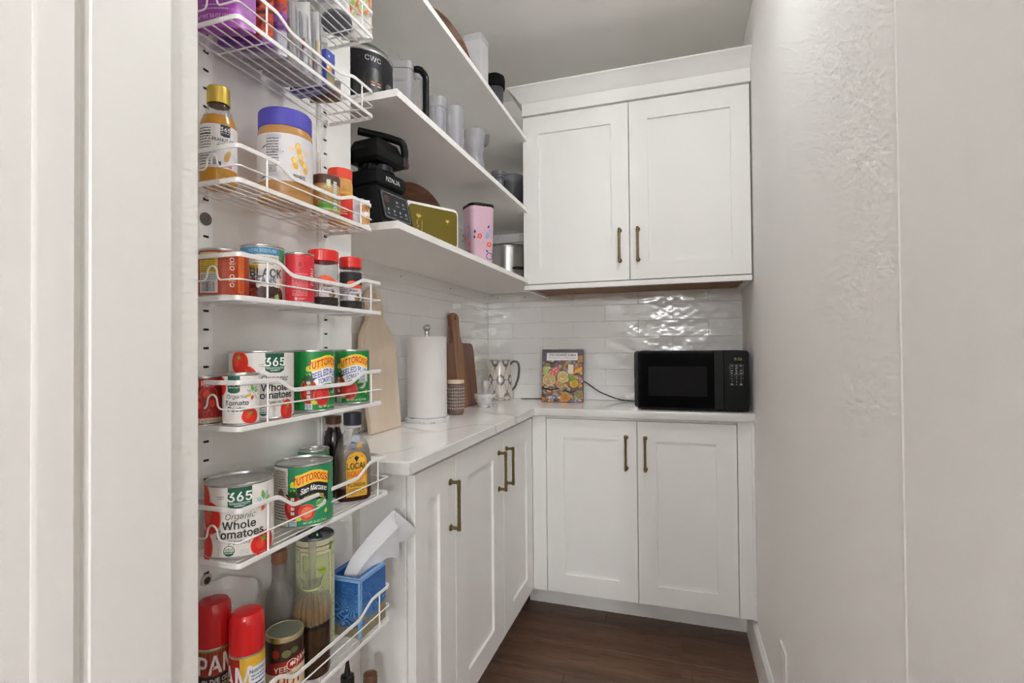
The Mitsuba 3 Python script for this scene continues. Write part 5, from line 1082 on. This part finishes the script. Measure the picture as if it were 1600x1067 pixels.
for i in range(11):
    y0 = .6570 + .0084 * i; tint = rp.choice([(206, 206, 210), (196, 196, 202), (214, 213, 214), (188, 190, 196)]); top = rp.choice([None, None, (196, 176, 60), (120, 40, 34)]) if i not in (2, 7) else ((196, 180, 60), None)[i == 7]
    wdt, ht = rp.uniform(.066, .080), rp.uniform(.098, .128)
    def cf(a, t, s, tint=tint, top=top, i=i): 
        if i == 8 and .10 < t < .42 and .45 < a < .95: return (112, 46, 36)
        if top is not None and .42 < t < .62 and .6 < a < .95: return top
        return tint
    k, fr = pouch(('nearest', 'second', 'third', 'fourth', 'fifth', 'sixth', 'seventh', 'eighth', 'ninth', 'tenth', 'furthest')[i] + ' in the row of pale seasoning packets filed in the packed basket', (-.630 + rp.uniform(-.003, .003), y0, Zt), (.95, .31 + rp.uniform(-.015, .015)), wdt, ht, .0036, cf, lean=-(.05 + .004 * i), name='seasoning_packet', gusset=False, n=(12, 16), cat='packet', group='pale seasoning packets in the packed basket', seed=i)
    P = Print(); P.strip = .004; P.small(-.022, .030, .018, .044, 3, (120, 120, 126), 1, i); P.text(('TACO', 'MIX', 'RANCH', 'CHILI')[i % 4], .008, ht * .62, .0075, (56, 56, 60), 1, sx=.9); pouch_print(k, fr, P, wdt, ht, .0052)
sbx = thing('snack_carton', 'blue food carton with an orange picture, far end of the packed basket', 'box')
x0, x1, y0, y1, hC = -.668, -.588, .7515, .7755, .068
put('carton', box(x0, x1, y0, y1, Zt, Zt + hC, .0008), SATIN, sbx, col=(62, 76, 150))
P = Print(); P.strip = 5; W_ = y1 - y0
P.rect(.0005, .0005, W_ - .0005, hC * .36, (150, 140, 126), 1); P.ell(W_ * .5, hC * .22, .010, .008, (170, 160, 120), 2); P.rect(.001, hC * .37, W_ - .001, hC * .42, (130, 170, 80), 2); P.rect(.0005, hC * .42, W_ * .62, hC * .70, (226, 150, 56), 2); P.rect(W_ * .05, hC * .5, W_ * .3, hC * .66, (230, 226, 214), 3); P.rect(.0005, hC * .72, W_ - .0005, hC - .0005, (66, 82, 160), 2); P.ell(W_ * .3, hC * .84, .002, .002, (210, 214, 230), 3)
pm, pcx = P.on_plane((x1, y0, Zt), (0, 1, 0), (0, 0, 1)); put('front_print', pm, SATIN, sbx, col=pcx)
P = Print(); P.strip = 5; L_ = x1 - x0
P.rect(.001, .001, L_ - .001, W_ - .001, (60, 62, 140), 1); P.rect(.004, .012, L_ - .02, .020, (170, 168, 190), 2); P.rect(L_ - .016, .004, L_ - .002, W_ - .004, (140, 110, 90), 2); P.small(.006, .004, L_ - .022, .010, 1, (150, 150, 190), 2, 3)
pm, pcx = P.on_plane((x0, y1, Zt), (1, 0, 0), (0, -1, 0)); put('bottom_print', pm, SATIN, sbx, col=pcx)
k, fr = pouch('small pouch with a brown picture lying in front of the blue carton', (-.628, .8000, Zt), (.97, .24), .060, .040, .016, lambda a, t, s: (190, 184, 170) if t > .5 else (150, 110, 86) if noise_np(a * 14, t * 14, 2) > .5 else (110, 100, 80), n=(14, 14))
# canister with a green lid leaning in the topmost basket
cn = thing('drink_mix_canister', 'white canister with a dark base and green lid leaning in the topmost basket', 'canister')
Mx = trimesh.transformations.rotation_matrix(math.radians(-16), [.55, .83, 0])
def tilt(m): m = m.copy(); m.apply_transform(Mx); m.apply_translation([-.630, .838, z5[0] + .0115]); return m
rC, hCn = .0285, .105
put('wall', tilt(lathe([(rC, .006), (rC, hCn)], 48)), SATIN, cn, col=(206, 208, 206)); put('base', tilt(lathe([(0, .003), (rC * .55, .003), (rC * .6, .0008), (rC * .95, 0), (rC + .0005, .001), (rC + .0005, .007), (rC, .008)], 48)), SATIN, cn, col=(104, 106, 114)); put('lid', tilt(lathe([(rC + .001, hCn - .014), (rC + .0016, hCn), (rC, hCn + .004), (0, hCn + .004)], 48)), SATIN, cn, col=(40, 140, 76))
P = Print(); P.text('MILK', .004, .052, .012, (60, 70, 66), 2, sx=.9); P.text('ALTERNATIVE', .004, .040, .0044, (90, 96, 96), 2, sx=.9); P.small(-.016, .018, .022, .034, 4, (150, 156, 156), 1, 4); P.rect(-.05, hCn - .034, .05, hCn - .016, (60, 150, 84), 1)
pm, pcx = P.on_cyl(0, 0, 0, rC, facing(-.630, .838)); put('label_sheet', tilt(pm), SATIN, cn, col=pcx)
def fruit(a, t, s):
    q = noise_np(a * 16, t * 16, 5); return (226, 226, 220) if t < .45 else (206, 96, 70) if q > .55 else (150, 190, 96) if q > .4 else (232, 214, 190)
pouch('white pouch with a fruit picture at the far end of the topmost basket', (-.612, .8765, z5[0]), (.95, .31), .062, .110, .012, fruit, n=(16, 20))
pouch('grey paper pouch in the middle of the topmost basket', (-.628, .752, z5[0]), (.95, .31), .078, .115, .022, lambda a, t, s: (190, 190, 196))
pouch('beige paper pouch at the near end of the topmost basket', (-.628, .640, z5[0]), (.95, .31), .078, .115, .030, lambda a, t, s: (196, 186, 168))

# spray cans, sauce, bottles, tissues (sixth)
Z = z5[6]
def spray(label, x, y, r, htot, capz, bodycol, pr, rot, capcol=(172, 24, 28)):
    k = thing('cooking_spray_can', label, 'spray can')
    put('can_wall', lathe([(0, .002), (r * .9, .002), (r * .96, 0), (r, .0015), (r, capz), (r * .98, capz + .001), (0, capz + .001)], 56, at=(x, y, Z)), STEEL, k)
    put('cap', lathe([(r * .99, capz + .0005), (r * 1.015, capz + .0015), (r * 1.0, htot - .016), (r * .96, htot - .007), (r * .82, htot - .0016), (r * .55, htot), (0, htot - .0004)], 56, at=(x, y, Z)), GLOSS, k, col=capcol)
    put_print('label_sheet', pr.on_cyl(x, y, Z, r + .0001, facing(x, y) + rot, (.004, capz - .002), bodycol), k, GLOSS)
    return k
P = Print(); c0 = .131
P.rect(-.08, c0 - .046, .08, c0 - .003, (130, 22, 26), 0); P.text('PAM', .003, c0 - .0335, .0245, (216, 214, 218), 3, sx=.74); P.rect(-.08, c0 - .053, .08, c0 - .037, (30, 26, 26), 1); P.text('OLIVE OIL', .002, c0 - .0475, .0062, (206, 200, 196), 3, sx=.92); P.small(-.014, c0 - .0525, .018, c0 - .0490, 1, (180, 176, 170), 2, 3); P.rect(-.08, .004, .08, c0 - .053, (112, 122, 44), 0); P.text('COOKING SPRAY', .0, c0 - .066, .005, (206, 206, 160), 2, sx=.8)
spray('red capped olive oil cooking spray can at the near end', -.650, .5740, .0232, .1935, .132, (112, 118, 44), P, .10)
P = Print(); c0 = .119
P.rect(-.08, .004, .08, c0 - .002, (206, 164, 52), 0); P.rect(-.034, c0 - .054, -.0085, c0 - .002, (142, 30, 28), 1); P.text('PAM', -.0225, c0 - .0420, .0285, (220, 216, 218), 3, sx=.72); P.rect(-.034, .004, -.0085, c0 - .054, (140, 80, 40), 1)
P.rect(.0045, .010, .034, c0 - .016, (214, 220, 230), 2); P.text('Nutrition', .0165, c0 - .0245, .0050, (50, 56, 66), 3, sx=.9); P.small(.0065, c0 - .036, .030, c0 - .0265, 2, (120, 128, 140), 3, 5); P.rect(.0065, c0 - .0415, .030, c0 - .0395, (40, 44, 50), 3); P.text('Calories', .0155, c0 - .0500, .0058, (50, 56, 66), 3, sx=.9); P.small(.0065, .015, .030, c0 - .053, 9, (120, 128, 140), 3, 6)
spray('red capped cooking spray can with a yellow back label, nearer the front of the basket', -.6055, .5915, .0236, .1765, .120, (206, 164, 52), P, -.05, (184, 24, 26))
hj = thing('hot_dip_jar', 'jar of hot dip with a gold rimmed lid, right of the spray cans', 'jar')
X, Y, R_ = -.6079, .6697, .0285
put('contents', lathe([(0, .001), (R_ * .9, .001), (R_, .005), (R_, .090), (R_ * .95, .0985), (R_ * .92, .101)], 48, at=(X, Y, Z)), GLOSS, hj, col=(44, 28, 20), label='dark red and green dip')
put('lid', lathe([(R_ * .965, .098), (R_ * 1.0, .0985), (R_ * 1.005, .104), (R_ * .985, .1065), (R_ * .93, .1070), (R_ * .90, .1060), (0, .1060)], 56, at=(X, Y, Z)), GOLDL, hj); put('lid_face', lathe([(0, .1062), (R_ * .895, .1062), (R_ * .89, .1066), (0, .1066)], 48, at=(X, Y, Z)), SATIN, hj, col=(88, 92, 78))
P = Print(); P.rect(-.05, .008, .05, .0565, (206, 190, 158), 0); P.pts([(-.05, .0480), (-.01, .0500), (.03, .0580), (.03, .0760), (.012, .0715), (-.05, .0640)], (128, 28, 32), 1); P.text('YEE', -.0065, .0545, .0082, (222, 206, 190), 3, warp=lambda U: .12 * U); P.ell(.0105, .0630, .0085, .0085, (222, 206, 190), 2); P.ell(.0105, .0630, .0075, .0075, (128, 28, 32), 3); P.text('*', .0105, .0555, .012, (222, 206, 190), 4); P.text('HAW', .0270, .0600, .0082, (222, 206, 190), 3, warp=lambda U: .12 * U)
P.text('PREMIUM', -.0075, .0465, .0028, (110, 90, 70), 2, warp=lambda U: .12 * U); P.text('HOT', .0075, .0300, .0150, (150, 38, 36), 2, sx=.85, warp=lambda U: .12 * U); P.text('DIP', .0065, .0130, .0130, (84, 36, 30), 2, sx=.9, warp=lambda U: .12 * U)
for u, v in ((-.020, .040), (-.018, .030), (-.021, .018)): P.ell(u, v, .0009, .0009, (90, 60, 50), 2)
P.ell(-.014, .082, .006, .007, (110, 26, 24), 1); P.ell(.002, .081, .007, .006, (96, 92, 56), 1); P.ell(.014, .084, .006, .005, (72, 78, 44), 1)
put_print('label_sheet', P.on_cyl(X, Y, Z, R_ + .0001, facing(X, Y)), hj)
cb = thing('corked_bottle', 'frosted grey glass bottle with a brown cork, behind the hot dip jar', 'bottle')
X, Y = -.657, .711
put('bottle_wall', lathe([(0, .001), (.0215, .001), (.0235, .005), (.0235, .120), (.022, .135), (.016, .150), (.0128, .158), (.0120, .165), (.0120, .192)], 48, at=(X, Y, Z)), FROST, cb); put('cork', lathe([(.0112, .186), (.0122, .1925), (.0128, .1935), (.0128, .2095), (.012, .2115), (0, .2117)], 36, at=(X, Y, Z)), SATIN, cb, col=(112, 74, 52)); put('cork_plug', lathe([(0, .172), (.0105, .172), (.0112, .186), (.0112, .190)], 30, at=(X, Y, Z)), MATTE, cb, col=(150, 104, 70))
de = thing('decanter', 'ribbed clear glass decanter with dark oil in it, in front of the green tin', 'decanter')
X, Y = -.6095, .7355
rib = lambda t, r, z: 1 + .06 * math.cos(22 * t) if r > .012 else 1
put('bottle_wall', lathe([(.0302, .0905), (.0302, .095), (.0300, .112), (.0285, .124), (.0235, .134), (.0165, .140), (.0140, .144), (.0142, .150), (.0165, .158), (.0205, .166)], 110, lambda t, r, z: rib(t, r, z) if z > .085 else 1, at=(X, Y, Z)), GLASS, de, smooth=70)
put('oil', lathe([(0, .001), (.0285, .001), (.0300, .006), (.0302, .0895), (.0296, .0905), (0, .0905)], 48, at=(X, Y, Z)), GLOSS, de, col=(50, 31, 14), label='dark brown oil'); put('oil_rim', lathe([(.0301, .0825), (.0304, .0830), (.0304, .0890), (.0301, .0895)], 48, at=(X, Y, Z)), GLOSS, de, col=(20, 14, 12))
put('film', lathe([(.0286, .0905), (.0284, .108), (.0272, .118)], 110, lambda t, r, z: 1 + .05 * math.cos(22 * t), at=(X, Y, Z)), mat('mat_oil_film', {'type': 'blendbsdf', 'weight': 0.45, 'a': {'type': 'thindielectric', 'int_ior': 1.3}, 'b': two(prin((0.36, 0.20, 0.06), 0.3, 0.4))}), de)
put('stopper', lathe([(.004, .145), (.0052, .146), (.0058, .190), (.0066, .226), (.006, .228), (0, .228)], 28, at=(X + .001, Y, Z)), GLASS, de); put('neck_ring', tube([(X + .0152 * math.cos(t), Y + .0152 * math.sin(t), Z + .1455 + .001 * math.sin(t)) for t in np.linspace(0, 2 * math.pi, 28, endpoint=False)], .0012, 6, closed=True), GLOSS, de, col=(170, 180, 120), smooth=True)
ot = thing('olive_oil_tin', 'tall pale green olive oil tin with a dark green spout', 'tin')
X, Y, R_ = -.650, .7935, .0338; hT = .213
put('can_wall', lathe([(0, .001), (R_ * .95, .001), (R_, .0025), (R_, hT - .002), (R_ * .985, hT), (R_ * .955, hT - .001), (R_ * .945, hT - .005)], 64, at=(X, Y, Z)), STEELD, ot); put('can_lid', lathe([(R_ * .95, hT - .005), (R_ * .6, hT - .0055), (R_ * .3, hT - .0045), (0, hT - .0045)], 56, at=(X, Y, Z)), STEELD, ot)
put('spout', lathe([(.012, hT - .005), (.0125, hT - .002), (.0085, hT + .002), (.0080, hT + .012), (.0095, hT + .0125), (.0095, hT + .021), (.0085, hT + .022), (0, hT + .022)], 32, at=(X, Y, Z)), GLOSS, ot, col=(20, 56, 44))
P = Print()
P.rect(-.022, .012, .026, hT - .030, (172, 180, 132), 2); P.poly(sg.box(-.022, .012, .026, hT - .030).difference(sg.box(-.0212, .0128, .0252, hT - .0308)), (70, 86, 56), 3); P.poly(sg.box(-.030, .006, .034, hT - .022).difference(sg.box(-.028, .008, .032, hT - .024)), (176, 150, 100), 2)
P.ell(.012, .155, .0075, .0065, (150, 176, 44), 4); P.text('BIO', .012, .1535, .0040, (60, 84, 30), 5)
P.rect(-.1, hT - .016, .1, hT - .0135, (150, 110, 70), 2); r = random.Random(8)
for q in range(60): P.leaf(r.choice([r.uniform(-.05, -.031), r.uniform(.0345, .05)]), r.uniform(.01, hT - .02), .006, .0014, r.uniform(0, 360), r.choice([(120, 150, 90), (150, 170, 120), (96, 130, 80)]), 2)
for q in range(8): P.leaf(.030 + r.uniform(-.006, .006), hT - .018 + r.uniform(-.006, .002), .007, .002, r.uniform(0, 180), (90, 130, 70), 4)
P.text('EXTRA VIRGIN', .002, .110, .0060, (70, 90, 50), 4, sx=.8); P.text('OLIVE OIL', .002, .098, .0060, (70, 90, 50), 4, sx=.85)
put_print('label_sheet', P.on_cyl(X, Y, Z, R_ + .0001, facing(X, Y), (.003, hT - .004), (196, 202, 170)), ot)
tb = thing('tissue_box', 'blue tissue box with a sea wave print in the low basket', 'tissue box')
x0, x1, y0, y1, hB = -.664, -.5835, .8405, .9275, .112
bxm = mani(box(x0, x1, y0, y1, Z, Z + hB, .0008)) - mani(box(x0 + .014, x1 - .016, y0 + .010, y1 - .010, Z + .07, Z + hB + .01, 0))
put('carton', bxm, SEABOX, tb, smooth=20)
P = Print(); P.strip = 5; LB = (126, 166, 206); wx, wy = x1 - x0, y1 - y0
pm1, c1_ = Print().rect(wx - .006, 0, wx - .0003, hB, LB, 1).rect(0, hB - .006, wx, hB - .0003, LB, 1).text('50', wx * .52, hB * .56, .010, (90, 130, 190), 2, bold=False).small(wx * .36, hB * .46, wx * .68, hB * .53, 2, (90, 130, 190), 2, 2).on_plane((x0, y0, Z), (1, 0, 0), (0, 0, 1))
pm2, c2_ = Print().rect(.0003, 0, .004, hB, LB, 1).rect(0, hB - .004, wy, hB - .0003, LB, 1).on_plane((x1, y0, Z), (0, 1, 0), (0, 0, 1))
pm3, c3_ = Print().rect(wx - .009, .0, wx, wy, LB, 1).rect(0, 0, wx, .006, LB, 1).on_plane((x0, y0, Z + hB), (1, 0, 0), (0, 1, 0))
put('edge_print', cat_(pm1, pm2, pm3), SATIN, tb, col=np.vstack([c1_, c2_, c3_]), label='pale blue border print')
# the tissue: a pinched sheet that fans out of the slot to the upper right
def sheet(ctrl, nu=26, nv=22, wr=.0022, seed=1, ku=1):
    ctrl = np.array(ctrl, float); m, n = ctrl.shape[:2]
    from scipy.interpolate import make_interp_spline
    tu, tv = np.linspace(0, 1, m), np.linspace(0, 1, n)
    a = make_interp_spline(tu, ctrl, k=ku, axis=0)(np.linspace(0, 1, nu)); b = make_interp_spline(tv, a, k=1, axis=1)(np.linspace(0, 1, nv))
    V = b.reshape(-1, 3); V = V + wr * (meshkit.noise(V * [90, 90, 45], seed)[:, None] - .5) * [1, 1, .4]
    F = [(i * nv + j, i * nv + j + 1, i * nv + nv + j + 1) for i in range(nu - 1) for j in range(nv - 1)] + [(i * nv + j, i * nv + nv + j + 1, i * nv + nv + j) for i in range(nu - 1) for j in range(nv - 1)]
    m_ = trimesh.Trimesh(V, np.array(F), process=False); q = m_.copy(); n_ = m_.vertex_normals; q = trimesh.Trimesh(m_.vertices - n_ * .0005, m_.faces[:, ::-1], process=False)
    return cat_(m_, q)
Zb = Z + hB
ts = thing('tissue', 'crumpled white tissue pulled out of the blue box', 'tissue')
put('sheet', sheet([[(-.638, .862, Zb - .02), (-.620, .870, Zb - .02), (-.604, .890, Zb - .02)], [(-.632, .880, Zb + .022), (-.606, .885, Zb + .012), (-.592, .930, Zb + .001)], [(-.612, .930, Zb + .064), (-.587, .925, Zb + .042), (-.584, .962, Zb - .004)], [(-.598, .987, Zb + .090), (-.580, .972, Zb + .058), (-.584, .985, Zb - .038)]], 31, 25, .0030, 1, 2), TISSUE, ts, smooth=30)
put('folded_corner', sheet([[(-.598, .987, Zb + .090), (-.588, .980, Zb + .062), (-.586, .975, Zb + .020)], [(-.584, 1.016, Zb + .060), (-.580, 1.008, Zb + .044), (-.584, .995, Zb + .018)], [(-.574, 1.044, Zb + .029), (-.575, 1.032, Zb + .025), (-.580, 1.015, Zb + .016)]], 14, 12, .0016, 4), TISSUE, ts, smooth=30)
bg = thing('plastic_bag', 'crumpled pale plastic bag behind the spray cans', 'bag')
put('film', sheet([[(-.6845, .560, Z + .10), (-.681, .62, Z + .10), (-.6845, .690, Z + .10)], [(-.6835, .560, Z + .17), (-.679, .62, Z + .18), (-.6835, .690, Z + .165)], [(-.6855, .565, Z + .205), (-.683, .625, Z + .200), (-.6855, .685, Z + .172)]], 22, 26, .003, 6), mat('mat_bag', two(prin((0.80, 0.80, 0.79), 0.22, 0.5))), bg, smooth=True)

# the two bottles of the lowest basket
Z = z5[7]
db = thing('dropper_bottle', 'black pointed bottle top rising from the lowest basket', 'bottle')
put('body', lathe([(0, .001), (.0128, .001), (.0140, .004), (.0140, .160), (.0125, .172), (0, .173)], 40, at=(-.620, .848, Z)), SATIN, db, col=(24, 22, 22)); put('tip', lathe([(.0125, .168), (.0135, .174), (.0125, .182), (.0065, .186), (.0050, .195), (.0036, .204), (.0030, .2095), (0, .210)], 32, at=(-.620, .848, Z)), SATIN, db, col=(18, 17, 17))
ab = thing('amber_bottle', 'small amber bottle with a bronze cap in the lowest basket', 'bottle')
put('body', lathe([(0, .001), (.0140, .001), (.0155, .004), (.0155, .105), (.0125, .118), (0, .118)], 40, at=(-.620, .925, Z)), GLOSS, ab, col=(70, 40, 20)); put('cap', lathe([(.0132, .116), (.0142, .117), (.0142, .137), (.0132, .1392), (.0105, .1392), (.0095, .1372), (0, .1372)], 40, at=(-.620, .925, Z)), SATIN, ab, col=(96, 66, 46))
